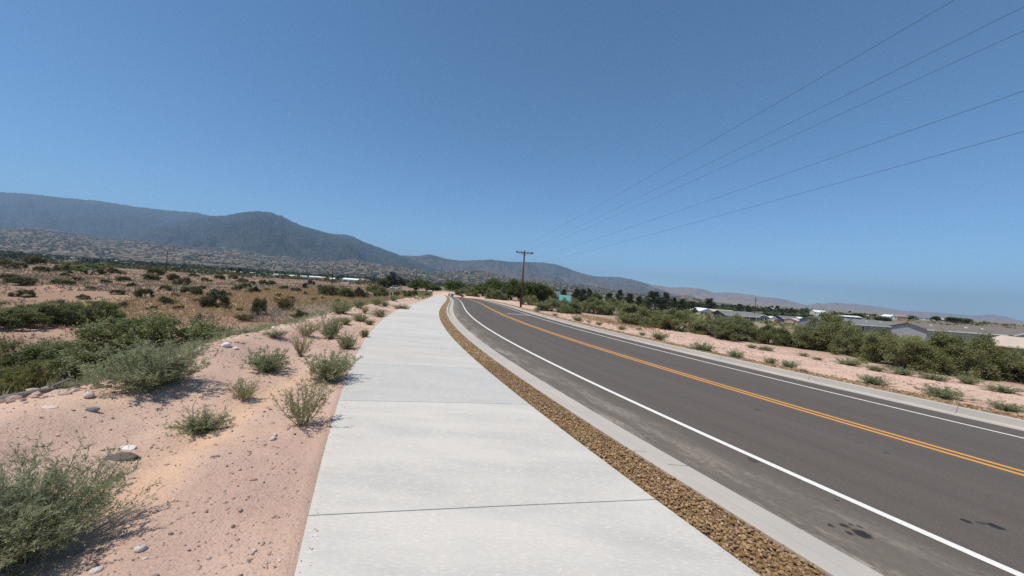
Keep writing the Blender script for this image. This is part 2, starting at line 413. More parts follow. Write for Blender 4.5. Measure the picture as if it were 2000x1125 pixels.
ROCKS = [
    (-4.73, 4.08, 0.128, 'pale boulder balanced on the bank crest by the fallen log'),
    (-4.31, 3.76, 0.107, 'dark grey stone on the pink soil right of the log'),
    (-3.34, 3.16, 0.208, 'flat dark brown slab of rock beside a white stone'),
    (-3.49, 3.36, 0.134, 'flat white stone on the soil above the dark slab'),
    (-5.56, 7.08, 0.202, 'whitish boulder on the bank crest behind the soil shelf'),
    (-5.39, 7.12, 0.102, 'small dark rock right of the whitish boulder'),
    (-6.61, 10.1, 0.202, 'pale boulder at the back of the bank crest'),
    (-2.41, 3.82, 0.055, 'upper of two pale cobbles left of the path'),
    (-2.38, 3.74, 0.075, 'lower of two pale cobbles left of the path'),
    (-2.13, 2.16, 0.074, 'grey-white stone at the bottom right of the big weed'),
    (-2.2, 2.0, 0.063, 'pale stone at the bottom edge under the big weed'),
    (-4.58, 3.62, 0.134, 'pale flat stone half buried right below the log'),
    (-5.74, 6.66, 0.152, 'grey stone at the shelf edge left of the whitish boulder'),
    (12.78, 55.5, 0.714, 'white rock under the dark-trunked roadside shrub'),
    (-12.8, 104.75, 0.898, 'white rock on the far kerb at the bend'),
    (15.39, 24.38, 0.313, 'grey rock pile stone at the foot of the shrubs'),
    (-17.57, 27.08, 0.193, 'small white stone in front of the dead shrub'),
]
# ------------------------------------------------------------------ helpers
def tag(o, label=None, category=None, group=None, kind=None):
    if label: o['label'] = label
    if category: o['category'] = category
    if group: o['group'] = group
    if kind: o['kind'] = kind
    return o

def link(name, data, parent=None, loc=None):
    o = bpy.data.objects.new(name, data)
    col.objects.link(o)
    if parent is not None: o.parent = parent
    if loc is not None: o.location = loc
    return o

def mesh_np(name, V, quads=None, tris=None, mats=(), midx=None, tint=None, smooth=False, uv=None, colr=None):
    V = np.asarray(V, np.float32).reshape(-1, 3)
    q = np.zeros((0, 4), np.int32) if quads is None else np.asarray(quads, np.int32).reshape(-1, 4)
    t = np.zeros((0, 3), np.int32) if tris is None else np.asarray(tris, np.int32).reshape(-1, 3)
    me = bpy.data.meshes.new(name)
    me.vertices.add(len(V)); me.vertices.foreach_set('co', V.ravel())
    loops = np.concatenate([q.ravel(), t.ravel()])
    me.loops.add(len(loops)); me.loops.foreach_set('vertex_index', loops)
    n = len(q) + len(t)
    me.polygons.add(n)
    starts = np.concatenate([np.arange(len(q)) * 4, len(q) * 4 + np.arange(len(t)) * 3]).astype(np.int32)
    me.polygons.foreach_set('loop_start', starts)
    try:
        me.polygons.foreach_set('loop_total', np.concatenate([np.full(len(q), 4), np.full(len(t), 3)]).astype(np.int32))
    except Exception:
        pass
    for m in mats: me.materials.append(m)
    if midx is not None: me.polygons.foreach_set('material_index', np.asarray(midx, np.int32))
    if smooth: me.polygons.foreach_set('use_smooth', np.ones(n, bool))
    else: me.polygons.foreach_set('use_smooth', np.zeros(n, bool))
    if tint is not None:
        a = me.attributes.new('tint', 'FLOAT', 'FACE'); a.data.foreach_set('value', np.asarray(tint, np.float32))
    if uv is not None:
        l = me.uv_layers.new(name='UVMap'); l.data.foreach_set('uv', np.asarray(uv, np.float32)[loops].ravel())
    if colr is not None:
        a = me.attributes.new('soil', 'FLOAT_COLOR', 'POINT')
        c4 = np.ones((len(V), 4), np.float32); c4[:, :3] = colr
        a.data.foreach_set('color', c4.ravel())
    me.update(calc_edges=True)
    me.validate()
    return me

def grid_quads(nr, nc):
    i = np.arange((nr - 1) * (nc - 1)); r, c = i // (nc - 1), i % (nc - 1)
    a = r * nc + c
    return np.stack([a, a + 1, a + nc + 1, a + nc], 1)

class MB:                       # collects boxes, prisms and tubes into one mesh
    def __init__(s): s.v, s.f = [], []
    def add(s, v, f):
        b = len(s.v); s.v += [tuple(map(float, p)) for p in v]; s.f += [tuple(b + i for i in q) for q in f]; return s
    def box(s, lo, hi):
        x0, y0, z0 = lo; x1, y1, z1 = hi
        return s.add([(x0, y0, z0), (x1, y0, z0), (x1, y1, z0), (x0, y1, z0), (x0, y0, z1), (x1, y0, z1), (x1, y1, z1), (x0, y1, z1)],
                     [(0, 3, 2, 1), (4, 5, 6, 7), (0, 1, 5, 4), (1, 2, 6, 5), (2, 3, 7, 6), (3, 0, 4, 7)])
    def tube(s, pts, rad, n=8, cap=True):
        pts = [Vector(p) for p in pts]
        if not hasattr(rad, '__len__'): rad = [rad] * len(pts)
        rings = []
        for i, p in enumerate(pts):
            d = (pts[min(i + 1, len(pts) - 1)] - pts[max(i - 1, 0)]).normalized()
            a = d.cross(Vector((0, 0, 1)) if abs(d.z) < 0.95 else Vector((1, 0, 0))).normalized(); b = d.cross(a)
            rings.append([p + (a * math.cos(2 * math.pi * k / n) + b * math.sin(2 * math.pi * k / n)) * rad[i] for k in range(n)])
        v = [q for r in rings for q in r]
        f = [(i * n + k, i * n + (k + 1) % n, (i + 1) * n + (k + 1) % n, (i + 1) * n + k) for i in range(len(pts) - 1) for k in range(n)]
        if cap: f += [tuple(range(n - 1, -1, -1)), tuple(range((len(pts) - 1) * n, len(pts) * n))]
        return s.add(v, f)
    def mesh(s, name, mat, smooth=False):
        me = bpy.data.meshes.new(name); me.from_pydata(s.v, [], s.f); me.materials.append(mat)
        if smooth: me.polygons.foreach_set('use_smooth', np.ones(len(me.polygons), bool))
        me.update(); return me
    def obj(s, name, mat, parent=None, loc=None, smooth=False):
        return link(name, s.mesh(name, mat, smooth), parent, loc)

# ------------------------------------------------------------------ materials
class NT:
    def __init__(s, name):
        s.m = bpy.data.materials.new(name); s.m.use_nodes = True
        s.t = s.m.node_tree; s.t.nodes.clear()
        s.out = s.t.nodes.new('ShaderNodeOutputMaterial')
    def n(s, typ, **k):
        o = s.t.nodes.new('ShaderNode' + typ)
        for a, b in k.items(): setattr(o, a, b)
        return o
    def l(s, a, b): s.t.links.new(a, b); return s
    def val(s, sock, v):
        if hasattr(v, 'is_linked') or hasattr(v, 'links'): s.l(v, sock)
        else: sock.default_value = v
    def math(s, op, a, b=0.0, c=None, clamp=False):
        o = s.n('Math', operation=op, use_clamp=clamp); s.val(o.inputs[0], a); s.val(o.inputs[1], b)
        if c is not None: s.val(o.inputs[2], c)
        return o.outputs[0]
    def mix(s, f, a, b, blend='MIX'):
        o = s.n('Mix', data_type='RGBA', blend_type=blend); s.val(o.inputs[0], f)
        for sk, v in ((o.inputs[6], a), (o.inputs[7], b)):
            s.val(sk, v if hasattr(v, 'links') else (*v[:3], 1.0))
        return o.outputs[2]
    def noise(s, vec, scale, detail=3.0, rough=0.55, dist=0.0):
        o = s.n('TexNoise'); s.l(vec, o.inputs['Vector']); o.inputs['Scale'].default_value = scale
        o.inputs['Detail'].default_value = detail; o.inputs['Roughness'].default_value = rough; o.inputs['Distortion'].default_value = dist
        return o.outputs[0]
    def voro(s, vec, scale, feature='F1', rnd=1.0):
        o = s.n('TexVoronoi', feature=feature); s.l(vec, o.inputs['Vector']); o.inputs['Scale'].default_value = scale
        o.inputs['Randomness'].default_value = rnd
        return o
    def ramp(s, f, stops):
        o = s.n('ValToRGB'); s.l(f, o.inputs[0]); e = o.color_ramp.elements
        while len(e) < len(stops): e.new(0.5)
        for i, (p, c) in enumerate(stops):
            e[i].position = p; e[i].color = (*c[:3], 1.0) if hasattr(c, '__len__') else (c, c, c, 1.0)
        return o.outputs[0]
    def rng(s, f, a, b, c=0.0, d=1.0):
        o = s.n('MapRange', clamp=True); s.val(o.inputs[0], f)
        for k, v in zip((1, 2, 3, 4), (a, b, c, d)): s.val(o.inputs[k], v)
        return o.outputs[0]
    def scalev(s, vec, sc):
        o = s.n('VectorMath', operation='MULTIPLY'); s.l(vec, o.inputs[0]); o.inputs[1].default_value = sc
        return o.outputs[0]
    def pos(s): return s.n('NewGeometry').outputs['Position']
    def objc(s): return s.n('TexCoord').outputs['Object']
    def uv(s): return s.n('TexCoord').outputs['UV']
    def bsdf(s, color, rough=0.8, bump=None, bstr=0.3, bdist=0.02, spec=0.3, metal=0.0):
        p = s.n('BsdfPrincipled'); s.val(p.inputs['Base Color'], color if hasattr(color, 'links') else (*color, 1.0))
        s.val(p.inputs['Roughness'], rough); p.inputs['Specular IOR Level'].default_value = spec; p.inputs['Metallic'].default_value = metal
        if bump is not None:
            b = s.n('Bump'); b.inputs['Strength'].default_value = bstr; b.inputs['Distance'].default_value = bdist
            s.l(bump, b.inputs['Height']); s.l(b.outputs[0], p.inputs['Normal'])
        s.l(p.outputs[0], s.out.inputs[0]); return s.m

def plain(name, c, rough=0.7, var=0.12, scale=6.0, spec=0.3, metal=0.0):
    t = NT(name); n = t.noise(t.objc(), scale, 4)
    k = t.rng(n, 0.3, 0.7, 1 - var, 1 + var)
    o = t.mix(1.0, c, (0, 0, 0), 'MULTIPLY'); mx = t.t.nodes[-1]; t.l(k, mx.inputs[7])
    return t.bsdf(o, rough, spec=spec, metal=metal)

def foliage(name, dark, light, trans=0.3, hue=0.25):
    t = NT(name)
    a = t.n('Attribute', attribute_name='tint').outputs['Fac']
    r = t.n('ObjectInfo').outputs['Random']
    c = t.mix(a, dark, light)
    c2 = t.mix(t.math('MULTIPLY', r, hue), c, (light[0] * 1.25, light[1] * 1.02, light[2] * 0.8))
    d = t.n('BsdfPrincipled'); t.l(c2, d.inputs['Base Color']); d.inputs['Roughness'].default_value = 0.62; d.inputs['Specular IOR Level'].default_value = 0.25
    tr = t.n('BsdfTranslucent'); t.l(c2, tr.inputs[0])
    m = t.n('MixShader'); m.inputs[0].default_value = trans; t.l(d.outputs[0], m.inputs[1]); t.l(tr.outputs[0], m.inputs[2])
    t.l(m.outputs[0], t.out.inputs[0]); return t.m

def tinted(name, stops, rough=0.85, spec=0.2):        # colour picked per piece
    t = NT(name); a = t.n('Attribute', attribute_name='tint').outputs['Fac']
    c = t.ramp(a, stops); n = t.noise(t.pos(), 60, 3)
    c = t.mix(t.rng(n, 0.35, 0.7, 0.0, 0.35), c, (0.08, 0.06, 0.05))
    return t.bsdf(c, rough, spec=spec)

M = {}
# soil: the vertex colour is the kind of earth lying there; grain and stones on top
t = NT('soil'); P = t.pos()
base = t.n('Attribute', attribute_name='soil').outputs['Color']
n1 = t.noise(P, 1.3, 6, 0.62); n2 = t.noise(P, 11, 5, 0.65); n3 = t.noise(P, 70, 4, 0.7)
c = t.mix(t.rng(n1, 0.35, 0.7, 0, 0.28), base, (0.78, 0.74, 0.71), 'MULTIPLY')
c = t.mix(t.rng(n2, 0.46, 0.72, 0, 0.30), c, (0.68, 0.63, 0.60), 'MULTIPLY')
c = t.mix(t.rng(n3, 0.50, 0.72, 0, 0.45), c, (0.62, 0.54, 0.46))
c = t.mix(t.rng(n3, 0.48, 0.30, 0, 0.55), c, (0.27, 0.19, 0.145))
v4 = t.voro(P, 85); c = t.mix(t.math('MULTIPLY', t.rng(v4.outputs['Distance'], 0.42, 0.25), t.rng(t.noise(P, 3.2, 3), 0.42, 0.6, 0.05, 0.6)), c, t.mix(v4.outputs['Color'], (0.17, 0.13, 0.11), (0.66, 0.56, 0.47)))
v = t.voro(P, 26); c = t.mix(t.math('MULTIPLY', t.rng(v.outputs['Distance'], 0.30, 0.16), t.rng(t.noise(P, 9, 2), 0.52, 0.62, 0, 0.55)), c, t.mix(v.outputs['Color'], (0.2, 0.17, 0.15), (0.62, 0.55, 0.48)))
hgt = t.math('ADD', t.math('MULTIPLY', n2, 0.6), t.math('ADD', t.math('MULTIPLY', n3, 0.35), t.math('MULTIPLY', t.rng(v.outputs['Distance'], 0.35, 0.0), 0.25)))
M['soil'] = t.bsdf(c, 0.95, hgt, 0.7, 0.04, 0.1)

# asphalt: uv = metres across, metres along
t = NT('asphalt'); P = t.pos(); U = t.uv()
sep = t.n('SeparateXYZ'); t.l(U, sep.inputs[0]); ux, uy = sep.outputs[0], sep.outputs[1]
streak = t.noise(t.scalev(U, (2.2, 0.05, 1)), 1.0, 5, 0.6)
big = t.noise(P, 0.35, 5, 0.6); fine = t.noise(P, 140, 3, 0.7); mid = t.noise(P, 18, 4, 0.6)
c = t.mix(t.rng(streak, 0.3, 0.7), (0.098, 0.083, 0.073), (0.142, 0.122, 0.108))
c = t.mix(t.rng(big, 0.35, 0.7, 0, 0.6), c, (0.118, 0.101, 0.089))
c = t.mix(t.rng(fine, 0.50, 0.72, 0, 0.7), c, (0.27, 0.245, 0.22))
c = t.mix(t.rng(fine, 0.45, 0.25, 0, 0.6), c, (0.028, 0.027, 0.027))
shoulder = t.rng(ux, 1.5, 0.5)                                   # untrafficked, dusty shoulder by the left gutter
c = t.mix(t.math('MULTIPLY', shoulder, t.rng(mid, 0.25, 0.7, 0.35, 0.9)), c, (0.195, 0.17, 0.143))
dust = t.math('MULTIPLY', t.rng(t.noise(t.scalev(U, (2.2, 0.5, 1)), 1.0, 7, 0.72), 0.47, 0.60), t.rng(ux, 1.2, 0.2))
c = t.mix(t.math('MULTIPLY', dust, t.rng(mid, 0.35, 0.6, 0.2, 0.75)), c, (0.46, 0.405, 0.345))
scuff = t.math('MULTIPLY', t.rng(t.noise(t.scalev(P, (0.9, 0.35, 1)), 1.1, 7, 0.72, 0.8), 0.62, 0.78), t.rng(mid, 0.45, 0.62, 0, 0.55))
c = t.mix(scuff, c, (0.22, 0.20, 0.18))
wob = t.n('VectorMath', operation='ADD'); t.l(P, wob.inputs[0])
wn_ = t.n('TexNoise'); t.l(P, wn_.inputs['Vector']); wn_.inputs['Scale'].default_value = 22.0; wn_.inputs['Detail'].default_value = 4.0
sc_ = t.n('VectorMath', operation='MULTIPLY_ADD'); t.l(wn_.outputs['Color'], sc_.inputs[0]); sc_.inputs[1].default_value = (0.07, 0.07, 0); sc_.inputs[2].default_value = (-0.035, -0.035, 0)
t.l(sc_.outputs[0], wob.inputs[1])
spots = None
for (sx, sy, sr, q) in [(3.23, 4.59, 0.085, 0.5), (3.25, 3.18, 0.085, 0.95), (3.19, 3.28, 0.045, 0.9), (3.05, 3.26, 0.035, 0.85), (3.13, 3.17, 0.035, 0.85), (3.33, 3.29, 0.03, 0.8), (3.28, 3.31, 0.02, 0.8),
                        (4.88, 3.51, 0.075, 0.95), (4.79, 3.55, 0.035, 0.8), (4.66, 3.56, 0.05, 0.9), (5.7, 5.3, 0.04, 0.7), (5.05, 7.14, 0.08, 0.55), (2.05, 5.05, 0.03, 0.6), (3.55, 3.75, 0.03, 0.6), (3.72, 3.82, 0.025, 0.6)]:
    d = t.n('VectorMath', operation='DISTANCE'); sv = t.n('VectorMath', operation='MULTIPLY'); t.l(wob.outputs[0], sv.inputs[0]); sv.inputs[1].default_value = (1, 1, 0)
    t.l(sv.outputs[0], d.inputs[0]); d.inputs[1].default_value = (sx, sy, 0)
    k = t.rng(d.outputs['Value'], sr * 0.95, sr * 0.6, 0, q)
    spots = k if spots is None else t.math('MAXIMUM', spots, k)
c = t.mix(spots, c, (0.026, 0.023, 0.021))
hgt = t.math('ADD', t.math('MULTIPLY', fine, 0.6), t.math('MULTIPLY', mid, 0.3))
c = t.mix(1.0, c, (0.90, 0.865, 0.815), 'MULTIPLY')
M['asphalt'] = t.bsdf(c, t.rng(spots, 0, 1, 0.85, 0.75), hgt, 0.45, 0.012, 0.25)

# concrete of the path: one tone per slab, broomed across
t = NT('path_concrete'); P = t.pos(); O = t.n('ObjectInfo').outputs['Random']
tone = t.ramp(O, [(0.0, (0.54, 0.525, 0.485)), (0.2, (0.67, 0.62, 0.545)), (0.4, (0.71, 0.665, 0.595)), (0.6, (0.60, 0.585, 0.545)), (0.8, (0.69, 0.64, 0.56)), (1.0, (0.55, 0.535, 0.50))])
n1 = t.noise(t.scalev(P, (0.55, 2.2, 1)), 1.0, 5, 0.6); n2 = t.noise(t.scalev(P, (18, 60, 1)), 1.0, 4, 0.65); n3 = t.noise(P, 4.5, 5, 0.65); n4 = t.noise(t.scalev(P, (60, 130, 60)), 1.0, 3, 0.7)
c = t.mix(t.rng(n1, 0.38, 0.66, 0, 0.75), tone, (0.515, 0.495, 0.45))
c = t.mix(t.rng(n3, 0.5, 0.75, 0, 0.4), c, (0.68, 0.59, 0.49))
c = t.mix(t.math('MULTIPLY', t.rng(n2, 0.5, 0.68, 0, 0.7), t.rng(n3, 0.32, 0.58, 0.25, 1.0)), c, (0.82, 0.765, 0.67))
c = t.mix(t.rng(n4, 0.46, 0.28, 0, 0.45), c, (0.46, 0.43, 0.385))
c = t.mix(1.0, c, (0.875, 0.88, 0.885), 'MULTIPLY')
M['path'] = t.bsdf(c, 0.85, t.math('ADD', t.math('MULTIPLY', n2, 0.7), t.math('MULTIPLY', n4, 0.4)), 0.25, 0.01, 0.2)

t = NT('kerb_concrete'); P = t.pos(); n1 = t.noise(P, 0.8, 5, 0.6); n2 = t.noise(P, 7, 5, 0.65); n4 = t.noise(P, 120, 3, 0.7)
c = t.mix(t.rng(n1, 0.35, 0.68), (0.43, 0.40, 0.355), (0.51, 0.455, 0.39))
c = t.mix(t.rng(n2, 0.5, 0.75, 0, 0.45), c, (0.53, 0.41, 0.325)); c = t.mix(t.rng(n4, 0.46, 0.28, 0, 0.5), c, (0.3, 0.28, 0.26))
M['kerb'] = t.bsdf(c, 0.88, n4, 0.25, 0.008, 0.2)

def paint(name, c, wear):
    t = NT(name); P = t.pos(); n = t.noise(P, 30, 5, 0.7); f = t.noise(P, 170, 2, 0.6); b = t.noise(P, 2.5, 4, 0.6)
    k = t.math('MULTIPLY', t.rng(n, 0.52, 0.72, 0, wear), t.rng(f, 0.4, 0.6, 0.4, 1.0))
    cc = t.mix(t.rng(b, 0.3, 0.7, 0, 0.25), c, tuple(x * 0.75 for x in c))
    return t.bsdf(t.mix(k, cc, (0.12, 0.11, 0.1)), 0.7, f, 0.3, 0.006, 0.3)
M['white_paint'] = paint('white_paint', (0.82, 0.785, 0.71), 0.45)
M['yellow_paint'] = paint('yellow_paint', (0.72, 0.34, 0.075), 0.45)

M['rock_bed'] = plain('rock_bed', (0.20, 0.122, 0.06), 0.95, 0.35, 40)
M['rocks'] = tinted('strip_rocks', [(0.0, (0.08, 0.06, 0.048)), (0.2, (0.195, 0.115, 0.055)), (0.55, (0.35, 0.215, 0.10)), (0.85, (0.50, 0.33, 0.165)), (0.95, (0.56, 0.47, 0.36)), (1.0, (0.32, 0.30, 0.275))], 0.75, 0.3)
M['pebbles'] = tinted('pebbles', [(0.0, (0.20, 0.16, 0.14)), (0.25, (0.37, 0.26, 0.21)), (0.6, (0.50, 0.345, 0.265)), (0.85, (0.52, 0.41, 0.33)), (1.0, (0.68, 0.62, 0.56))], 0.9, 0.2)
M['stone_pale'] = plain('stone_pale', (0.56, 0.49, 0.42), 0.9, 0.25, 9)
M['stone_white'] = plain('stone_white', (0.72, 0.68, 0.63), 0.85, 0.15, 9)
M['stone_dark'] = plain('stone_dark', (0.13, 0.10, 0.085), 0.9, 0.35, 20)
M['stone_grey'] = plain('stone_grey', (0.24, 0.235, 0.24), 0.9, 0.25, 14)
M['bark'] = plain('bark', (0.10, 0.078, 0.062), 0.95, 0.4, 18)
M['bark_grey'] = plain('bark_grey', (0.19, 0.165, 0.15), 0.95, 0.35, 24)
M['stem'] = plain('stem', (0.23, 0.20, 0.12), 0.9, 0.3, 30)
M['stem_pale'] = plain('stem_pale', (0.36, 0.31, 0.18), 0.9, 0.3, 30)
M['deadwood'] = plain('deadwood', (0.22, 0.195, 0.19), 0.95, 0.3, 30)
M['pole_wood'] = plain('pole_wood', (0.085, 0.055, 0.042), 0.9, 0.35, 10)
M['pole_far'] = plain('pole_wood_grey', (0.075, 0.06, 0.052), 0.9, 0.3, 10)
M['insulator'] = plain('insulator', (0.05, 0.045, 0.045), 0.35, 0.1, 10, 0.5)
M['wire'] = plain('wire', (0.09, 0.09, 0.09), 0.5, 0.1, 4, 0.4, 0.6)
M['steel'] = plain('steel', (0.33, 0.33, 0.33), 0.5, 0.15, 8, 0.5, 0.6)

M['f_weed'] = foliage('weed_leaf', (0.150, 0.180, 0.090), (0.370, 0.410, 0.225))
M['f_greyweed'] = foliage('greyweed_leaf', (0.190, 0.210, 0.112), (0.420, 0.450, 0.265), 0.42, 0.1)
M['f_sparse'] = foliage('sparse_leaf', (0.20, 0.20, 0.085), (0.44, 0.42, 0.20))
M['f_yellow'] = foliage('yellow_leaf', (0.11, 0.12, 0.035), (0.26, 0.25, 0.075))
M['f_olive'] = foliage('olive_leaf', (0.085, 0.075, 0.028), (0.20, 0.165, 0.06))
M['f_mesquite'] = foliage('mesquite_leaf', (0.095, 0.118, 0.046), (0.295, 0.320, 0.135), 0.38, 0.12)
M['f_rmesq'] = foliage('roadside_leaf', (0.112, 0.128, 0.056), (0.315, 0.335, 0.150), 0.38, 0.25)
M['f_bush'] = foliage('bush_leaf', (0.060, 0.068, 0.034), (0.180, 0.180, 0.092), 0.3, 0.3)
M['f_round'] = foliage('tree_leaf', (0.050, 0.078, 0.024), (0.170, 0.215, 0.075), 0.35, 0.3)
M['f_pine'] = foliage('pine_needles', (0.020, 0.030, 0.017), (0.070, 0.092, 0.050), 0.2, 0.12)
M['f_deadtree'] = foliage('dying_leaf', (0.05, 0.035, 0.028), (0.13, 0.085, 0.065), 0.2, 0.0)
M['f_woods'] = foliage('far_woods_leaf', (0.022, 0.034, 0.015), (0.075, 0.095, 0.042), 0.2, 0.0)
M['f_dry'] = foliage('dry_grass', (0.36, 0.245, 0.13), (0.62, 0.45, 0.25), 0.3, 0.0)
M['f_tuft'] = foliage('field_tuft', (0.15, 0.125, 0.082), (0.38, 0.30, 0.205), 0.25, 0.0)

# mountains: forest cover thinning to bare slopes low down
def hills(name, bare, wood, cover, sc, dots=False, patch=None):
    t = NT(name); P = t.pos()
    n = t.noise(P, 1 / (6.0 * sc), 6, 0.62); b = t.noise(P, 1 / (26.0 * sc), 5, 0.6); s = t.noise(P, 1 / (1.6 * sc), 4, 0.65)
    sep = t.n('SeparateXYZ'); t.l(P, sep.inputs[0])
    k = t.math('ADD', t.rng(n, 0.3, 0.7, -0.35, 0.35), t.math('ADD', t.rng(b, 0.3, 0.7, -0.4, 0.4), cover))
    k = t.math('ADD', k, t.rng(sep.outputs[2], 0.0, 22.0 * sc, -0.3, 0.45), clamp=True)
    c = t.mix(k, bare, wood)
    c = t.mix(t.rng(s, 0.35, 0.7, 0, 0.45), c, tuple(x * 0.55 for x in wood))
    if patch: c = t.mix(t.rng(t.noise(P, 1 / (15.0 * sc), 4, 0.6), 0.66, 0.74, 0, 0.8), c, patch)
    if dots:
        v = t.voro(P, 1 / 42.0); c = t.mix(t.math('MULTIPLY', t.rng(v.outputs['Distance'], 0.60, 0.42), t.rng(n, 0.3, 0.55, 0.3, 1)), c, (0.022, 0.026, 0.017))
        v2 = t.voro(P, 1 / 95.0); c = t.mix(t.rng(v2.outputs['Distance'], 0.46, 0.26, 0, 0.75), c, (0.034, 0.038, 0.026))
    else:
        v = t.voro(P, 1 / 110.0); c = t.mix(t.rng(v.outputs['Distance'], 0.5, 0.2, 0, 0.5), c, tuple(x * 0.45 for x in wood))
        c = t.mix(t.rng(t.noise(P, 1 / 260.0, 5, 0.7), 0.56, 0.72, 0, 0.45), c, tuple(x * 1.1 for x in bare))
    return t.bsdf(c, 0.95, s, 0.6, 1.6 * sc, 0.05)
M['mtn_wood'] = hills('mountain_forest', (0.105, 0.095, 0.075), (0.026, 0.035, 0.028), 0.75, 40, False)
M['mtn_mid'] = hills('mountain_scrub', (0.165, 0.13, 0.10), (0.042, 0.048, 0.038), 0.45, 40, False, (0.22, 0.15, 0.105))
M['mtn_dry'] = hills('mountain_dry', (0.33, 0.245, 0.19), (0.19, 0.15, 0.118), 0.35, 40, False)
M['foothill'] = hills('foothill', (0.25, 0.195, 0.143), (0.14, 0.118, 0.085), 0.10, 14, True, (0.28, 0.195, 0.125))

# ------------------------------------------------------------------ ground: one sheet to the horizon
def steps(first, growth, end):
    a, s = [0.0], first
    while a[-1] < end: a.append(a[-1] + s); s *= growth
    return np.array(a)
un = np.concatenate([-(8.0 + steps(0.09, 1.042, 26000.0))[::-1], np.arange(-7.9, 0.0, 0.1), np.arange(0.0, 15.5, 0.5), np.arange(15.5, 32, 0.25), 32.0 + steps(0.27, 1.05, 26000.0)])
yn = np.concatenate([np.arange(-40, 1, 1.5), np.arange(1.0, 12.0, 0.1), 12.0 + steps(0.11, 1.037, 24000.0)])
UU, YY = np.meshgrid(un, yn)
shift = left_line(np.clip(YY, -20, 165), SW_L)
XX = UU + shift
ZZ = terrain(XX, YY)
ru = -UU
edge = berm_edge(YY)
rr = np.hypot(XX, YY)
def mixc(a, b, w): return a * (1 - w[..., None]) + np.asarray(b) * w[..., None]
pink = np.zeros(XX.shape + (3,)) + np.array((0.60, 0.41, 0.31))
sand = fbm(XX * 0.55, YY * 0.55, 4, 81)
C = mixc(pink, (0.65, 0.45, 0.33), sstep(0.0, 0.35, sand))
C = mixc(C, (0.53, 0.355, 0.275), sstep(0.05, 0.4, -sand))
gully = np.exp(-((ru - 1.15 - 0.25 * np.sin(YY * 0.7)) / 0.3) ** 2) * sstep(8, 5, YY)
C = mixc(C, (0.70, 0.46, 0.30), 0.8 * gully)
fm = fbm(XX / 5, YY / 5, 4, 91); fm2 = fbm(XX / 20, YY / 20, 4, 95)
brown = np.zeros_like(C) + np.array((0.30, 0.180, 0.118))
brown = mixc(brown, (0.42, 0.25, 0.165), sstep(0.05, 0.35, fm))
brown = mixc(brown, (0.20, 0.15, 0.102), sstep(0.0, 0.3, -fm2))
C = mixc(C, brown.reshape(C.shape)[...,:3], np.zeros_like(ru)) if False else C * (1 - sstep(0.6, 3.0, ru - edge)[..., None]) + brown * sstep(0.6, 3.0, ru - edge)[..., None]
bench = sstep(14, 20, ru - edge + 8) * sstep(26, 34, YY) * sstep(75, 55, YY) * sstep(40, 22, ru) * sstep(-0.25, 0.1, fm2 + 0.1)
C = mixc(C, (0.42, 0.285, 0.16), 0.6 * bench)
wash = np.exp(-((YY - 22 - 0.1 * XX) / 3.0) ** 2) * sstep(10, 16, ru) * sstep(40, 30, ru)
C = mixc(C, (0.46, 0.30, 0.215), 0.8 * wash)
vv = XX - right_line(YY, KERB_R)
rv = (vv > -1)
rpink = mixc(np.zeros_like(C) + np.array((0.70, 0.475, 0.36)), (0.62, 0.415, 0.31), sstep(0, 0.35, sand))
rfield = mixc(np.zeros_like(C) + np.array((0.30, 0.205, 0.14)), (0.40, 0.29, 0.20), sstep(0, 0.3, fm))
wr = sstep(7, 13, vv)
Cr = rpink * (1 - wr[..., None]) + rfield * wr[..., None]
hillm = sstep(150, 220, XX) * sstep(500, 350, XX)
Cr = mixc(Cr, (0.27, 0.165, 0.115), hillm)
C = np.where(rv[..., None], Cr, C)
far = sstep(250, 420, rr)
C = mixc(C, (0.12, 0.115, 0.07), far)
C = mixc(C, (0.20, 0.165, 0.125), sstep(1500, 2600, rr))
grass = sstep(70, 95, YY) * sstep(30, 6, ru) * (ru > 0) * sstep(200, 150, YY)
C = mixc(C, (0.22, 0.19, 0.09), 0.7 * grass)
V = np.stack([XX, YY, ZZ], -1).reshape(-1, 3)
me = mesh_np('ground', V, quads=grid_quads(*XX.shape), mats=[M['soil']], smooth=True, colr=C.reshape(-1, 3))
tag(link('ground', me), kind='structure')

# ------------------------------------------------------------------ road, kerbs, path
ys = np.concatenate([np.arange(-9, 12, 0.3), np.arange(12, 40, 0.6), np.arange(40, 130, 1.2)])

def strip(name, xs, dz, mat, y=ys, parent=None, v0=None):
    """sheet whose columns follow the functions xs, dz metres above the cross-falling plane"""
    cols = [f(y) for f in xs]
    A = np.stack(cols, 1); B = np.repeat(y[:, None], len(xs), 1)
    dz = np.asarray(dz, float) if hasattr(dz, '__len__') else np.full(len(xs), dz)
    Z = plane(A, B) + dz[None, :]
    uv = np.stack([A - A[:, :1], B], -1).reshape(-1, 2)
    me = mesh_np(name, np.stack([A, B, Z], -1).reshape(-1, 3), quads=grid_quads(*A.shape), mats=[mat], uv=uv)
    return link(name, me, parent)
LL = lambda o: (lambda y: left_line(y, o))
RL = lambda o: (lambda y: right_line(y, o))
def across(f):           # between the two gutters
    return lambda y: left_line(y, GUT_L - 0.06) * (1 - f) + right_line(y, GUT_R + 0.06) * f
road = strip('road', [across(i / 14) for i in range(15)], -0.130, M['asphalt'])
tag(road, kind='structure')
def line(name, f, w, mat, y=ys):
    return strip(name, [lambda q: f(q) - w / 2, lambda q: f(q) + w / 2], -0.126, mat, y, road)
line('white_edge_line', LL(WHITE_L), 0.115, M['white_paint'])
line('yellow_line', RL(-0.115), 0.115, M['yellow_paint'])
line('yellow_line', RL(0.115), 0.115, M['yellow_paint'])
line('white_edge_line', RL(WHITE_R), 0.10, M['white_paint'])
gx = np.linspace(0, 1, 6)                                   # the short slanting line that meets the far edge line
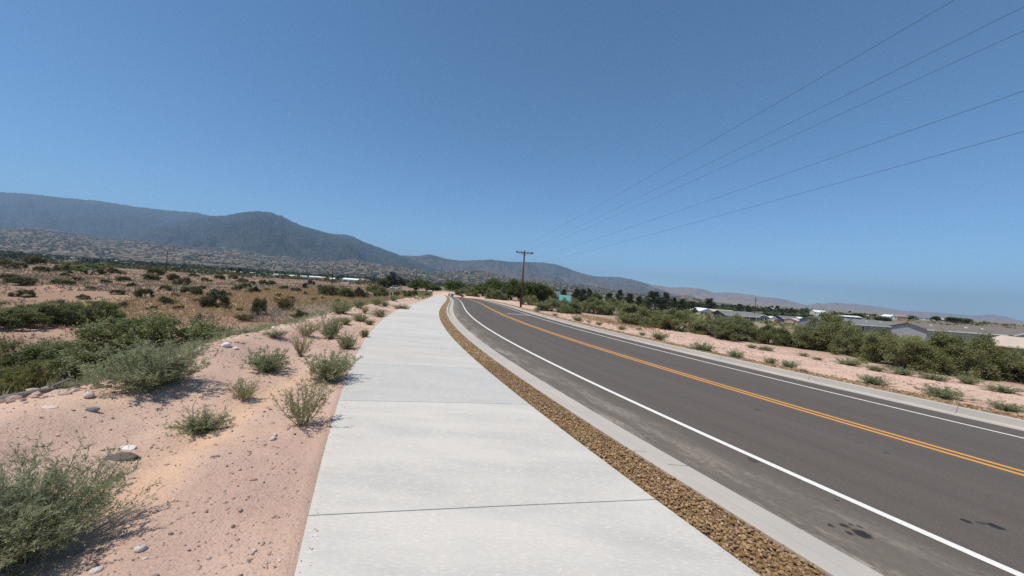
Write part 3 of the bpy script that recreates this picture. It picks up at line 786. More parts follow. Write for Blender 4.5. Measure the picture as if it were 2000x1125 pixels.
g0, g1 = np.array((-0.35, 35.2)), np.array((float(right_line(35.4, WHITE_R)) - 0.06, 35.4))
gp = g0[None] * (1 - gx[:, None]) + g1[None] * gx[:, None]
GV = np.concatenate([np.stack([gp[:, 0], gp[:, 1] - 0.12, plane(gp[:, 0], gp[:, 1]) - 0.125], 1), np.stack([gp[:, 0], gp[:, 1] + 0.12, plane(gp[:, 0], gp[:, 1]) - 0.125], 1)])
link('white_stop_line', mesh_np('white_stop_line', GV, quads=[(i, i + 1, i + 7, i + 6) for i in range(5)], mats=[M['white_paint']]), road)

def segmented(name, part, prof, linef, ybreaks, mat, gap, skew=0.0):
    """a kerb or path cast in lengths: each length its own closed piece with a rounded top edge"""
    root = link(name, None); tag(root, kind='structure')
    prof = np.asarray(prof, float)
    for a, b in zip(ybreaks[:-1], ybreaks[1:]):
        n = max(3, int((b - a) / 0.6) + 2)
        yy = np.linspace(a + gap / 2, b - gap / 2, n)
        A = np.stack([linef(yy, o) for o in prof[:, 0]], 1)
        B = np.repeat(yy[:, None], len(prof), 1) + skew * (A - A[:, :1]) * 1.0
        if skew:
            A = np.stack([linef(B[:, k], prof[k, 0]) for k in range(len(prof))], 1)
        Z = plane(A, B) + prof[None, :, 1]
        Vv = np.stack([A, B, Z], -1).reshape(-1, 3); m = len(prof)
        q = [(i * m + k, i * m + (k + 1) % m, (i + 1) * m + (k + 1) % m, (i + 1) * m + k) for i in range(n - 1) for k in range(m)]
        me = bpy.data.meshes.new(part)
        me.from_pydata(Vv.tolist(), [], q + [tuple(range(m - 1, -1, -1)), tuple(range((n - 1) * m, n * m))])
        me.materials.append(mat); me.update()
        link(part, me, root)
    return root
kb = [-8.0 + 0.4]
while kb[-1] < 112: kb.append(kb[-1] + 3.05 * (0.93 + 0.04 * ((len(kb) * 7) % 3)))
segmented('left_kerb', 'kerb_section', [(0.0, -0.30), (0.60, -0.30), (0.60, -0.122), (0.255, -0.128), (0.215, -0.112), (0.165, -0.022), (0.145, -0.004), (0.125, 0.0), (0.01, 0.0), (0.0, -0.012)], left_line, kb, M['kerb'], 0.012)
W_ = KERB_R
segmented('right_kerb', 'kerb_section', [(GUT_R, -0.122), (GUT_R, -0.30), (W_, -0.30), (W_, 0.018), (W_ - 0.01, 0.03), (W_ - 0.13, 0.03), (W_ - 0.15, 0.018), (W_ - 0.175, -0.116), (W_ - 0.20, -0.127)], right_line, [k + 1.1 for k in kb], M['kerb'], 0.012)
sb = [-7.4, -4.95, -2.45, 0.08, 2.56, 5.06, 7.42, 9.85, 12.3, 14.8]
while sb[-1] < 112: sb.append(sb[-1] + 2.55)
path = segmented('sidewalk', 'concrete_slab', [(SW_L, -0.14), (SW_R, -0.14), (SW_R, -0.012), (SW_R - 0.012, -0.002), (SW_R - 0.06, 0.0), (SW_R - 1.4, 0.004), (SW_L + 0.06, 0.0), (SW_L + 0.012, -0.002), (SW_L, -0.012)], left_line, sb, M['path'], 0.010, 0.21)
bed = strip('joint_bed', [LL(SW_L + 0.02), LL(-1.9), LL(SW_R - 0.02)], -0.013, M['kerb'], ys, path)

# ------------------------------------------------------------------ mountains round the valley
PX = lambda px, py: (((px - 1000) * ca + (py - 562.5) * sa) / 700.0, ((px - 1000) * sa - (py - 562.5) * ca) / 700.0)
def tan_az(px, py): return PX(px, py)
def ridge_range(name, pts, dist, front, mat, rough, seed, nu=620, nt=70, back=0.25, toe=-12.0, label=None):
    """a mountain range as a height field: crest heights follow the surveyed skyline angles, spurs and gullies are eroded into the face"""
    az = np.array([PX(*p)[0] for p in pts]); el = np.array([PX(*p)[1] for p in pts])
    a = np.linspace(az[0], az[-1], nu)
    e = np.interp(a, az, el) + 0.0010 * vnoise(a * 45, a * 0 + 2, seed + 31) + 0.0003 * vnoise(a * 150, a * 0 + 5, seed + 32)
    dvar = dist * (1 + 0.10 * fbm(a * 3.0, a * 0 + seed, 3, seed))
    crest = EYE + e * dvar
    tt = np.concatenate([np.linspace(0, 1, nt), 1 + back * np.linspace(0, 1, nt // 5)[1:]])
    A, T_ = np.meshgrid(a, tt)
    D = dvar[None, :] * (front + (1 - front) * T_)
    X = A * D; Y = D
    up = np.clip(T_, 0, 1)
    base = toe + (crest[None, :] - toe) * np.where(T_ <= 1, up ** 1.45 * 0.75 + 0.25 * up ** 0.7, 1 - 0.8 * ((T_ - 1) / back) ** 1.3)
    hrel = (crest[None, :] - toe)
    warp = 0.6 * fbm(X / (dist * 0.10), Y / (dist * 0.10), 3, seed + 9)
    sp = 1 - np.abs(2 * vnoise(A * 8.0 + 1.4 * warp + 2.0 * T_, T_ * 0.9 + seed, seed + 3))             # spurs running down the face
    sp2 = 1 - np.abs(2 * vnoise(A * 20.0 + 3.0 * warp - 4.5 * T_, T_ * 2.6 + seed, seed + 4))
    rg = fbm(X / (dist * 0.035), Y / (dist * 0.035), 5, seed + 5, 0.55)
    face = np.clip(T_ * (1 - T_) * 4, 0, 1) * (T_ <= 1)
    Z = base + rough * hrel * face * (0.34 * (sp - 0.5) + 0.20 * (sp2 - 0.5) + 0.20 * rg + 0.16 * fbm(X / (dist * 0.011), Y / (dist * 0.011), 4, seed + 7, 0.6)) + 0.012 * hrel * vnoise(A * 160, T_ * 40, seed + 6)
    Z = np.minimum(Z, EYE + (e[None, :] - 0.0004) * D + (T_ >= 0.999) * 1e6 - (T_ < 0.999) * 0.002 * hrel * (1 - T_))
    me = mesh_np(name, np.stack([X, Y, Z], -1).reshape(-1, 3), quads=grid_quads(*A.shape), mats=[mat], smooth=True)
    RANGE.setdefault(name, (X, Y, Z))
    return tag(link(name, me), kind='structure')
RANGE = {}
ridge_range('plateau_mountain', [(-700, 352), (-300, 362), (0, 375), (60, 379), (120, 386), (200, 393), (260, 403), (330, 411), (380, 415), (410, 421), (440, 424), (500, 430), (600, 446), (650, 457), (675, 458), (690, 462), (710, 472), (740, 484), (780, 500), (830, 515)], 11500, 0.55, M['mtn_wood'], 0.55, 3)
ridge_range('peak_mountain', [(60, 500), (150, 470), (230, 452), (300, 440), (360, 430), (410, 422), (440, 421), (470, 415), (500, 412), (520, 413), (550, 421), (570, 432), (590, 441), (620, 449), (650, 459), (690, 467), (720, 476), (750, 487), (780, 498), (820, 512), (880, 530)], 8600, 0.5, M['mtn_wood'], 0.62, 17)
ridge_range('middle_mountain', [(640, 505), (700, 502), (760, 500), (790, 499), (815, 500), (835, 497), (845, 498), (870, 505), (900, 509), (940, 508), (960, 507), (1000, 511), (1060, 512), (1090, 517), (1120, 528), (1145, 536), (1170, 540), (1210, 541), (1240, 547), (1270, 556), (1310, 568), (1380, 583)], 12200, 0.5, M['mtn_mid'], 1.1, 29)
ridge_range('right_mountain', [(1060, 560), (1150, 556), (1210, 550), (1270, 556), (1290, 558), (1310, 562), (1340, 561), (1370, 564), (1395, 571), (1415, 571), (1450, 573), (1490, 580), (1510, 581), (1530, 584), (1550, 590), (1575, 596), (1587, 594), (1597, 591), (1607, 594), (1625, 591), (1660, 593), (1700, 597), (1730, 601), (1760, 607), (1800, 609), (1840, 611), (1880, 615), (1905, 616), (1940, 614), (1970, 620), (2000, 628), (2100, 640), (2300, 655)], 14500, 0.5, M['mtn_dry'], 0.95, 41)
ridge_range('foothill', [(-700, 416), (-300, 430), (0, 446), (50, 442), (100, 447), (150, 455), (200, 463), (250, 468), (300, 473), (350, 480), (400, 484), (440, 482), (480, 489), (530, 500), (560, 500), (600, 509), (640, 511), (690, 506), (720, 511), (760, 519), (800, 521), (840, 531), (880, 529), (930, 526), (970, 535), (1010, 543), (1080, 549), (1140, 556), (1200, 566), (1300, 578), (1400, 590)], 4600, 0.42, M['foothill'], 0.38, 53, 700, 90)
ridge_range('foothill', [(1180, 586), (1230, 579), (1280, 577), (1310, 580), (1340, 578), (1370, 585), (1400, 590), (1450, 596), (1600, 608)], 1900, 0.55, M['foothill'], 0.9, 67, 160, 40, toe=-14)
# ------------------------------------------------------------------ plants
def unit(v): return v / np.maximum(np.linalg.norm(v, axis=-1, keepdims=True), 1e-9)

def seg_tubes(S, sides=3):
    """S: rows of p0(3) p1(3) r0 r1 -> prisms"""
    S = np.asarray(S, float).reshape(-1, 8); n = len(S)
    p0, p1, r0, r1 = S[:, 0:3], S[:, 3:6], S[:, 6], S[:, 7]
    d = unit(p1 - p0)
    ref = np.where(np.abs(d[:, 2:3]) < 0.9, np.array([[0, 0, 1.0]]), np.array([[1.0, 0, 0]]))
    a = unit(np.cross(d, ref)); b = np.cross(d, a)
    V = []
    for p, r in ((p0, r0), (p1, r1)):
        for k in range(sides):
            an = 2 * math.pi * k / sides
            V.append(p + (a * math.cos(an) + b * math.sin(an)) * r[:, None])
    V = np.stack(V, 1)                               # n, 2*sides, 3
    base = (np.arange(n) * 2 * sides)[:, None]
    Q = np.concatenate([base + np.array([[k, (k + 1) % sides, sides + (k + 1) % sides, sides + k]]) for k in range(sides)], 0)
    return V.reshape(-1, 3), Q

def leaf_quads(rng, P, D, L, W):
    n = len(P); D = unit(D)
    S = unit(np.cross(D, unit(rng.normal(size=(n, 3)))))
    L = np.asarray(L)[:, None]; W = np.asarray(W)[:, None]
    V = np.stack([P, P + D * L * 0.45 + S * W * 0.5, P + D * L, P + D * L * 0.45 - S * W * 0.5], 1)
    Q = (np.arange(n) * 4)[:, None] + np.arange(4)[None]
    return V.reshape(-1, 3), Q

def norm_to_unit(segs, P, w_pct=97):
    """scale so the plant is 1 wide and 1 tall, standing on z = 0"""
    pts = P if len(P) else segs[:, 3:6]
    w = 2 * np.percentile(np.hypot(pts[:, 0], pts[:, 1]), w_pct); h = np.percentile(pts[:, 2], 99.8)
    return 1.0 / max(w, 1e-6), 1.0 / max(h, 1e-6)

def weed_plant(seed, stems, twigs, leaves, lean=1.05, droop=0.0, leaf=(0.035, 0.008), stem_r=0.006, straight=False):
    rng = np.random.default_rng(seed); segs, P, D = [], [], []
    for i in range(stems):
        az = rng.uniform(0, 2 * math.pi); inc = lean * math.sqrt(rng.uniform(0.0, 1)) * rng.uniform(0.75, 1.1)
        L = rng.uniform(0.55, 1.0) * (0.62 + 0.1 * math.cos(inc))
        d = np.array([math.sin(inc) * math.cos(az), math.sin(inc) * math.sin(az), max(math.cos(inc), 0.12)])
        p = np.array([rng.normal(0, 0.03), rng.normal(0, 0.03), 0.0]); n = 6; pts = [p]
        for k in range(n):
            d = d + rng.normal(0, 0.10 if not straight else 0.05, 3) + np.array([0, 0, 0.06 - droop * k / n]); d = d / np.linalg.norm(d)
            p = p + d * L / n; pts.append(p); f = 1 - k / n
            segs.append(np.r_[pts[-2], pts[-1], stem_r * (0.25 + 0.75 * f), stem_r * (0.25 + 0.75 * (f - 1 / n))])
        pts = np.array(pts)
        for j in range(twigs):
            t = rng.uniform(0.18, 1.0); x = t * n; k = min(int(x), n - 1); q = pts[k] + (pts[k + 1] - pts[k]) * (x - k)
            sd = unit(pts[k + 1] - pts[k]); td = unit(sd * 0.75 + rng.normal(0, 0.55, 3) + np.array([0, 0, 0.22]))
            tl = L * rng.uniform(0.10, 0.30) * (1.15 - 0.6 * t)
            segs.append(np.r_[q, q + td * tl, stem_r * 0.35, stem_r * 0.15])
            u = rng.uniform(0.05, 1.0, leaves)[:, None]
            P.append(q + td * tl * u); D.append(unit(td * 0.8 + rng.normal(0, 0.6, (leaves, 3)) + np.array([0, 0, 0.15])))
    segs = np.array(segs); P = np.concatenate(P); D = np.concatenate(D)
    keep = P[:, 2] > 0.005; P, D = P[keep], D[keep]
    n = len(P)
    return segs, P, D, rng.uniform(0.6, 1.3, n) * leaf[0], rng.uniform(0.7, 1.3, n) * leaf[1], rng

def branch_plant(seed, trunks, levels, kids, spread, L0, ratio, up, leaves, leaf, r0, incl=(0.25, 1.0), jitter=0.04, leaf_levels=1):
    rng = np.random.default_rng(seed); segs, P, D = [], [], []
    def grow(p, d, L, r, lev):
        q = p
        for k in range(2):
            d = unit(d + rng.normal(0, 0.16, 3)); e = q + d * L / 2
            if e[2] < 0.03: e[2] = 0.03 + abs(rng.normal(0, 0.02))
            segs.append(np.r_[q, e, r * (1 - 0.18 * k), r * (0.82 - 0.18 * k)])
            if lev <= leaf_levels - 1 and leaves:
                m = leaves; u = rng.uniform(0, 1, m)[:, None]
                P.append(q + (e - q) * u + rng.normal(0, jitter, (m, 3))); D.append(unit(d + rng.normal(0, 0.8, (m, 3))))
            q = e
        if lev > 0:
            for c in range(kids + (rng.random() < 0.35)):
                nd = unit(d + rng.normal(0, spread, 3) + np.array([0, 0, up]))
                grow(q, nd, L * ratio * rng.uniform(0.75, 1.2), r * 0.62, lev - 1)
    for i in range(trunks):
        az = 2 * math.pi * (i + rng.uniform(-0.35, 0.35)) / trunks; inc = rng.uniform(*incl)
        d = np.array([math.sin(inc) * math.cos(az), math.sin(inc) * math.sin(az), math.cos(inc)])
        grow(np.array([0.03 * math.cos(az), 0.03 * math.sin(az), 0.0]), d, L0 * rng.uniform(0.8, 1.2), r0, levels)
    segs = np.array(segs)
    P = np.concatenate(P) if P else np.zeros((0, 3)); D = np.concatenate(D) if D else np.zeros((0, 3))
    n = len(P)
    return segs, P, D, rng.uniform(0.6, 1.35, n) * leaf[0], rng.uniform(0.7, 1.3, n) * leaf[1], rng

def pine_plant(seed, tiers, round_top=0.5, leaves=46):
    rng = np.random.default_rng(seed); segs, P, D = [], [], []
    segs += [np.r_[0, 0, 0, 0, 0, 0.5, 0.035, 0.022], np.r_[0, 0, 0.5, 0.01, 0, 1.0, 0.022, 0.004]]
    for i in range(tiers):
        t = 0.10 + 0.90 * (i / tiers) ** 0.9
        wdt = 0.48 * ((1 - t) ** (0.55 + 0.35 * (1 - round_top))) * (0.55 + 0.45 * min(1, t / 0.25)) + 0.03
        for k in range(6 if t < 0.8 else 4):
            az = rng.uniform(0, 2 * math.pi); w = wdt * rng.uniform(0.45, 1.2)
            d = np.array([math.cos(az), math.sin(az), rng.uniform(0.05, 0.45)]); a = np.array([0, 0, t]); b = a + d * w
            segs.append(np.r_[a, b, 0.007, 0.003])
            for c in range(3):
                ctr = a + d * w * rng.uniform(0.5, 1.05); m = leaves // 3
                P.append(ctr + rng.normal(0, 1, (m, 3)) * np.array([0.05, 0.05, 0.022]) * (0.6 + w)); D.append(unit(rng.normal(0, 1, (m, 3)) + d * 0.6 + np.array([0, 0, 0.5])))
    P = np.concatenate(P); D = np.concatenate(D); n = len(P)
    return np.array(segs), P, D, rng.uniform(0.6, 1.3, n) * 0.055, rng.uniform(0.7, 1.3, n) * 0.026, rng

def finish(plant, name, stem_mat, leaf_mat, clump=7.0, tube_sides=3, pct=97, join=False):
    """-> (stem mesh, leaf mesh, joined mesh), one unit wide and tall; tint = age and kind of leaf, in patches"""
    segs, P, D, L, W, rng = plant
    sx, sz = norm_to_unit(segs, P, pct); sc = np.array([sx, sx, sz])
    s2 = segs.copy(); s2[:, 0:3] *= sc; s2[:, 3:6] *= sc; s2[:, 6:8] *= sx
    V1, Q1 = seg_tubes(s2, tube_sides)
    stem = mesh_np(name + '_stems', V1, quads=Q1, mats=[stem_mat])
    if not len(P):
        return stem, None, stem
    P2 = P * sc; D2 = unit(D * sc); lm = (sx + sz) / 2
    V2, Q2 = leaf_quads(rng, P2, D2, L * lm, W * lm)
    nz = vnoise(P2[:, 0] * clump + 3, P2[:, 1] * clump + P2[:, 2] * clump * 1.3, 5) + 0.5
    tint = np.clip(0.55 * nz + 0.45 * rng.uniform(0, 1, len(P2)), 0, 1)
    leafm = mesh_np(name + '_leaves', V2, quads=Q2, mats=[leaf_mat], tint=tint)
    joined = None if not join else mesh_np(name, np.concatenate([V1, V2]), quads=np.concatenate([Q1, Q2 + len(V1)]), mats=[stem_mat, leaf_mat], midx=np.r_[np.zeros(len(Q1)), np.ones(len(Q2))].astype(int), tint=np.r_[np.full(len(Q1), 0.5), tint])
    return stem, leafm, joined

KIND = {}
KIND['weed'] = [finish(weed_plant(100 + i, 78, 12, 10, 1.25, leaf=(0.040, 0.0085), stem_r=0.0045), 'weed', M['stem'], M['f_weed']) for i in range(4)]
KIND['sparse'] = [finish(weed_plant(120 + i, 30, 15, 7, 0.9, leaf=(0.034, 0.0095), stem_r=0.007, straight=True), 'sparse_weed', M['stem_pale'], M['f_sparse']) for i in range(3)]
KIND['greyweed'] = [finish(weed_plant(140 + i, 130, 14, 13, 1.3, leaf=(0.034, 0.0052), stem_r=0.0035), 'grey_bush', M['stem'], M['f_greyweed']) for i in range(2)]
KIND['yellow'] = [finish(weed_plant(160 + i, 60, 10, 9, 1.15, leaf=(0.055, 0.013), stem_r=0.005), 'yellow_bush', M['stem_pale'], M['f_yellow']) for i in range(2)]
KIND['olive'] = [finish(weed_plant(170 + i, 70, 10, 8, 1.1, leaf=(0.06, 0.012), stem_r=0.006), 'olive_bush', M['stem'], M['f_olive']) for i in range(2)]
KIND['mesquite'] = [finish(branch_plant(200 + i, 5, 4, 3, 0.62, 0.30, 0.72, 0.09, 22, (0.034, 0.013), 0.030, (0.25, 0.95), 0.030, 1), 'mesquite', M['bark'], M['f_mesquite'], 6.0, 5, 96) for i in range(3)]
KIND['rmesq'] = [finish(branch_plant(230 + i, 7, 4, 3, 0.58, 0.30, 0.74, 0.05, 20, (0.034, 0.013), 0.020, (0.2, 1.35), 0.034, 1), 'roadside_shrub', M['bark_grey'], M['f_rmesq'], 6.0, 3, 96) for i in range(3)]
KIND['bush'] = [finish(branch_plant(260 + i, 8, 3, 3, 0.5, 0.34, 0.68, 0.10, 11, (0.066, 0.028), 0.016, (0.1, 1.3), 0.06, 2), 'bush', M['bark'], M['f_bush'], 5.0, 3, 96, True) for i in range(4)]
KIND['dead'] = [finish(branch_plant(280 + i, 9, 4, 3, 0.6, 0.34, 0.7, 0.05, 0, (0.05, 0.02), 0.016, (0.15, 1.25)), 'dead_shrub', M['deadwood'], M['deadwood'], 5.0, 3) for i in range(2)]
KIND['round'] = [finish(branch_plant(300 + i, 3, 5, 3, 0.55, 0.34, 0.72, 0.10, 6, (0.060, 0.045), 0.040, (0.05, 0.5), 0.05, 2), 'broadleaf_tree', M['bark'], M['f_round'], 5.0, 4, 95) for i in range(3)]
KIND['dead_tree'] = [finish(branch_plant(320, 3, 4, 3, 0.5, 0.36, 0.72, 0.15, 5, (0.050, 0.035), 0.035, (0.05, 0.4), 0.05, 2), 'dying_tree', M['bark'], M['f_deadtree'], 5.0, 5)]
KIND['pine'] = [finish(pine_plant(340 + i, 13, (0.9, 0.4, 0.7, 0.2)[i], 60), 'pine_tree', M['bark'], M['f_pine'], 5.0, 5) for i in range(4)]
KIND['juniper'] = [finish(pine_plant(360 + i, 16, 0.95, 60), 'juniper', M['bark'], M['f_pine'], 5.0, 5) for i in range(2)]

NAMES = {'weed': ('weed', 'weed', 'stems', 'foliage'), 'sparse': ('weed', 'weed', 'stems', 'foliage'), 'greyweed': ('shrub', 'bush', 'stems', 'foliage'), 'yellow': ('shrub', 'bush', 'stems', 'foliage'),
         'olive': ('shrub', 'bush', 'stems', 'foliage'), 'mesquite': ('mesquite_shrub', 'shrub', 'branches', 'crown'), 'rmesq': ('roadside_shrub', 'shrub', 'branches', 'crown'), 'bush': ('bush', 'bush', 'branches', 'crown'),
         'dead': ('dead_shrub', 'dead shrub', 'branches', 'crown'), 'round': ('broadleaf_tree', 'tree', 'trunk', 'crown'), 'dead_tree': ('dying_tree', 'tree', 'trunk', 'crown'), 'pine': ('pine_tree', 'tree', 'trunk', 'crown'), 'juniper': ('juniper_tree', 'tree', 'trunk', 'crown')}
prng = random.Random(11)
count = {}
def plant(kind, x, y, w, h, label, group=None, parts=True, sink=0.02):
    i = count.get(kind, 0); count[kind] = i + 1
    stem, leafm, joined = KIND[kind][i % len(KIND[kind])]
    nm, cat, pn, cn = NAMES[kind]
    z = float(terrain(x, y)) - sink * h
    if parts and leafm is not None:
        o = link(nm, None); link(pn, stem, o); link(cn, leafm, o)
    else:
        o = link(nm, joined)
    o.location = (x, y, z); o.rotation_euler = (0, 0, prng.uniform(0, 6.28)); o.scale = (w, w, h)
    tag(o, label, cat, group)
    return o

# the big weed in the near left corner: its own finer build
bw = finish(weed_plant(77, 260, 17, 12, 1.25, leaf=(0.022, 0.0042), stem_r=0.0026), 'big_weed', M['stem'], M['f_greyweed'], 9.0)
o = link('weed', None); link('stems', bw[0], o); link('foliage', bw[1], o)
o.location = (-2.78, 2.10, float(terrain(-2.78, 2.10)) - 0.01); o.scale = (0.92, 0.90, 0.60); o.rotation_euler = (0, 0, 0.6)
tag(o, 'large feathery grey-green weed in the near left corner of the view', 'weed', 'weeds along the path')
for x, y, w, h, k, lab in WEEDS:
    plant(k, x, y, w * 0.95, h * 0.92, lab, 'weeds along the path' if x < 0 and y < 60 else 'weeds on the far verge')
for x, y, w, h, k, lab in SHRUBS:
    plant(k, x, y, w * (1.2 if k == 'rmesq' else 1.05), h * 1.0, lab, 'shrubs in the roadside row' if k == 'rmesq' else 'shrubs on the left slopes' if x < 0 else None)
for x, y, w, h, k, lab in TREES:
    plant(k, x, y, w * 1.05, h * 1.04, lab, 'trees in the valley', sink=0.03)
ORD = ('first', 'second', 'third', 'fourth', 'fifth', 'sixth', 'seventh', 'eighth', 'ninth', 'tenth', 'eleventh', 'twelfth', 'thirteenth', 'fourteenth', 'fifteenth')
zones = {}
for b_ in FIELD_BUSHES:
    a_ = b_[0] / b_[1]
    side = 'left of the far pole' if a_ < -0.955 else 'between far pole and pale gully' if a_ < -0.72 else 'right of the pale gully'
    dep = 'near brown field' if b_[1] < 48 else 'middle brown field' if b_[1] < 80 else 'far brown field'
    zones.setdefault((dep, side), []).append(b_)
for (dep, side), bs_ in zones.items():
    for i, (x, y, w, h) in enumerate(sorted(bs_, key=lambda q: q[0] / q[1])):
        plant('bush', x, y, w * 1.05, h * 1.05, ORD[i] + ' small bush from left on the ' + dep + ', ' + side, 'small bushes dotted on the brown field', parts=False)

# ------------------------------------------------------------------ ground cover nobody could count
def merged(name, protoV, protoQ, pos, scl, rot, mats, tint, tri=False):
    """many copies of one small shape joined into one mesh"""
    n, m = len(pos), len(protoV)
    c, s = np.cos(rot), np.sin(rot)
    V = protoV[None] * scl[:, None, :] if scl.ndim == 2 else protoV[None] * scl[:, None, None]
    X = V[..., 0] * c[:, None] - V[..., 1] * s[:, None]; Y = V[..., 0] * s[:, None] + V[..., 1] * c[:, None]
    V = np.stack([X, Y, V[..., 2]], -1) + pos[:, None, :]
    Q = (np.arange(n) * m)[:, None, None] + protoQ[None]
    return V.reshape(-1, 3), Q.reshape(-1, protoQ.shape[1]), np.repeat(tint, len(protoQ))

grng = np.random.default_rng(5)
def tuft_proto(rng, blades, spread, width):
    V, T_ = [], []
    for b in range(blades):
        az = rng.uniform(0, 2 * math.pi); inc = rng.uniform(0.1, spread); L = rng.uniform(0.6, 1.0)
        d = np.array([math.sin(inc) * math.cos(az), math.sin(inc) * math.sin(az), math.cos(inc)]); s = np.array([-math.sin(az), math.cos(az), 0]) * width
        p = np.array([rng.normal(0, 0.12), rng.normal(0, 0.12), -0.02]); k = len(V)
        V += [p - s, p + s, p + d * L]; T_.append((k, k + 1, k + 2))
    return np.array(V), np.array(T_)

def scatter(name, n, sampler, blades, spread, width, hmin, hmax, mat, label, category, protos=3):
    VV, TT, tt, off = [], [], [], 0
    for p in range(protos):
        pv, pt = tuft_proto(grng, blades, spread, width)
        xy = sampler(n // protos); z = terrain(xy[:, 0], xy[:, 1])
        h = grng.uniform(hmin, hmax, len(xy)) * np.clip(np.hypot(xy[:, 0], xy[:, 1]) / 40, 0.8, 2.2)
        V, Q, t_ = merged(name, pv, pt, np.c_[xy, z], np.c_[h * 1.15, h * 1.15, h], grng.uniform(0, 6.28, len(xy)), None, grng.uniform(0, 1, len(xy)))
        VV.append(V); TT.append(Q + off); tt.append(t_); off += len(V)
    me = mesh_np(name, np.concatenate(VV), tris=np.concatenate(TT), mats=[mat], tint=np.concatenate(tt))
    return tag(link(name, me), label, category, kind='stuff')

def field_xy(n):
    out = np.zeros((0, 2))
    while len(out) < n:
        Y = grng.uniform(0, 1, n * 4) ** 1.8 * 190 + 8; X = -Y * grng.uniform(0.1, 1.55, n * 4)
        u = X - left_line(Y, SW_L); e = berm_edge(Y)
        d = fbm(X / 7, Y / 7, 3, 131) + 0.25 * fbm(X / 2, Y / 2, 2, 132)
        ok = (-u > e + 2.5) & (d > grng.uniform(-0.6, 0.3, len(X)))
        out = np.concatenate([out, np.c_[X, Y][ok]])
    return out[:n]
scatter('field_tufts', 25000, field_xy, 7, 1.3, 0.09, 0.10, 0.26, M['f_tuft'], 'small grey brown tufts covering the field left of the path', 'grass')

def dry_xy(n):
    out = np.zeros((0, 2))
    while len(out) < n:
        Y = grng.uniform(19, 66, n * 3); u = grng.uniform(3.5, 27, n * 3); X = left_line(Y, SW_L) - u
        d = fbm(X / 9, Y / 9, 3, 141); ok = (u > berm_edge(Y) + 2.2) & (d > grng.uniform(-0.35, 0.2, len(X)))
        out = np.concatenate([out, np.c_[X, Y][ok]])
    return out[:n]
scatter('dry_grass', 7500, dry_xy, 12, 0.8, 0.035, 0.18, 0.42, M['f_dry'], 'dry orange grass in the hollow left of the path', 'grass')
def dry_r(n):
    t_ = grng.uniform(0, 1, n); Y = 40 - 12 * t_ + grng.normal(0, 2.2, n); X = 8.5 + 1.5 * t_ + grng.normal(0, 0.9, n)
    return np.c_[X, Y]
scatter('dry_grass', 900, dry_r, 12, 0.7, 0.03, 0.16, 0.34, M['f_dry'], 'dry orange grass on the far verge between the shrubs', 'grass')
def edge_xy(n):
    Y = grng.uniform(4.5, 34, n); u = berm_edge(Y) + np.abs(grng.normal(0, 0.9, n)) + 0.15
    return np.c_[left_line(Y, SW_L) - u, Y]
scatter('bank_grass', 1500, edge_xy, 14, 0.6, 0.022, 0.12, 0.34, M['f_greyweed'], 'thin green grass growing down the back of the spoil bank', 'grass')
def verge_xy(n):
    Y = grng.uniform(6, 75, n); v = grng.uniform(1.0, 9, n)
    return np.c_[right_line(Y, KERB_R) + v, Y]
scatter('verge_sprouts', 700, verge_xy, 10, 0.9, 0.03, 0.03, 0.09, M['f_tuft'], 'tiny dry sprouts scattered over the far verge', 'grass')
def farpath_xy(n):
    Y = grng.uniform(48, 125, n); u = np.abs(grng.normal(0, 6, n)) + 0.4
    return np.c_[left_line(Y, SW_L) - u, Y]
scatter('slope_grass', 1800, farpath_xy, 12, 0.9, 0.05, 0.15, 0.3, M['f_rmesq'], 'green and tan grass on the slope beside the far path', 'grass')

# scrub and woods far out in the valley that read as one mass
def blob_mass(name, XY, size, hgt, leaves, mat, label, category):
    P, D, L, t_ = [], [], [], []
    z = terrain(XY[:, 0], XY[:, 1])
    n = len(XY); d = unit(grng.normal(size=(n, leaves, 3))); r = grng.uniform(0.45, 1.0, (n, leaves, 1)) ** 0.6
    lump = 1 + 0.3 * grng.normal(size=(n, leaves, 1)) * 0.5
    c = d * r * lump; c[..., 2] = np.abs(c[..., 2]) * 0.95 + 0.05
    pos = np.stack([XY[:, 0:1] + c[..., 0] * size[:, None] / 2, XY[:, 1:2] + c[..., 1] * size[:, None] / 2, z[:, None] + c[..., 2] * hgt[:, None]], -1).reshape(-1, 3)
    D = unit(grng.normal(size=(n * leaves, 3))); L = np.repeat(size, leaves) * grng.uniform(0.16, 0.34, n * leaves)
    V, Q = leaf_quads(grng, pos, D, L, L * 0.75)
    tint = np.clip(np.repeat(grng.uniform(0, 0.75, n), leaves) + grng.uniform(-0.15, 0.3, n * leaves), 0, 1)
    me = mesh_np(name, V, quads=Q, mats=[mat], tint=tint)
    return tag(link(name, me), label, category, kind='stuff')
def polar(n, a0, a1, r0, r1, p=1.0):
    a = grng.uniform(a0, a1, n); Y = r0 + (r1 - r0) * grng.uniform(0, 1, n) ** p
    return np.c_[a * Y, Y]
XY = polar(1500, -1.5, -0.33, 190, 460); XY = XY[fbm(XY[:, 0] / 60, XY[:, 1] / 60, 3, 151) > -0.12]
blob_mass('valley_scrub', XY, grng.uniform(3, 7, len(XY)), grng.uniform(1.2, 2.6, len(XY)), 26, M['f_bush'], 'belt of green scrub beyond the brown field', 'scrub')
XY = polar(3200, -1.6, 0.05, 480, 1700, 1.2); XY = XY[(grng.random(len(XY)) < np.clip(-XY[:, 0] / XY[:, 1] - 0.55, 0.08, 0.5)) | (XY[:, 1] > 1.04 * np.interp(XY[:, 0] / XY[:, 1], [-1.31, -0.95, -0.72, -0.49, -0.36, -0.3], [1500, 900, 760, 560, 500, 480]))]; XY = XY[fbm(XY[:, 0] / 120, XY[:, 1] / 50, 3, 161) > -0.05]
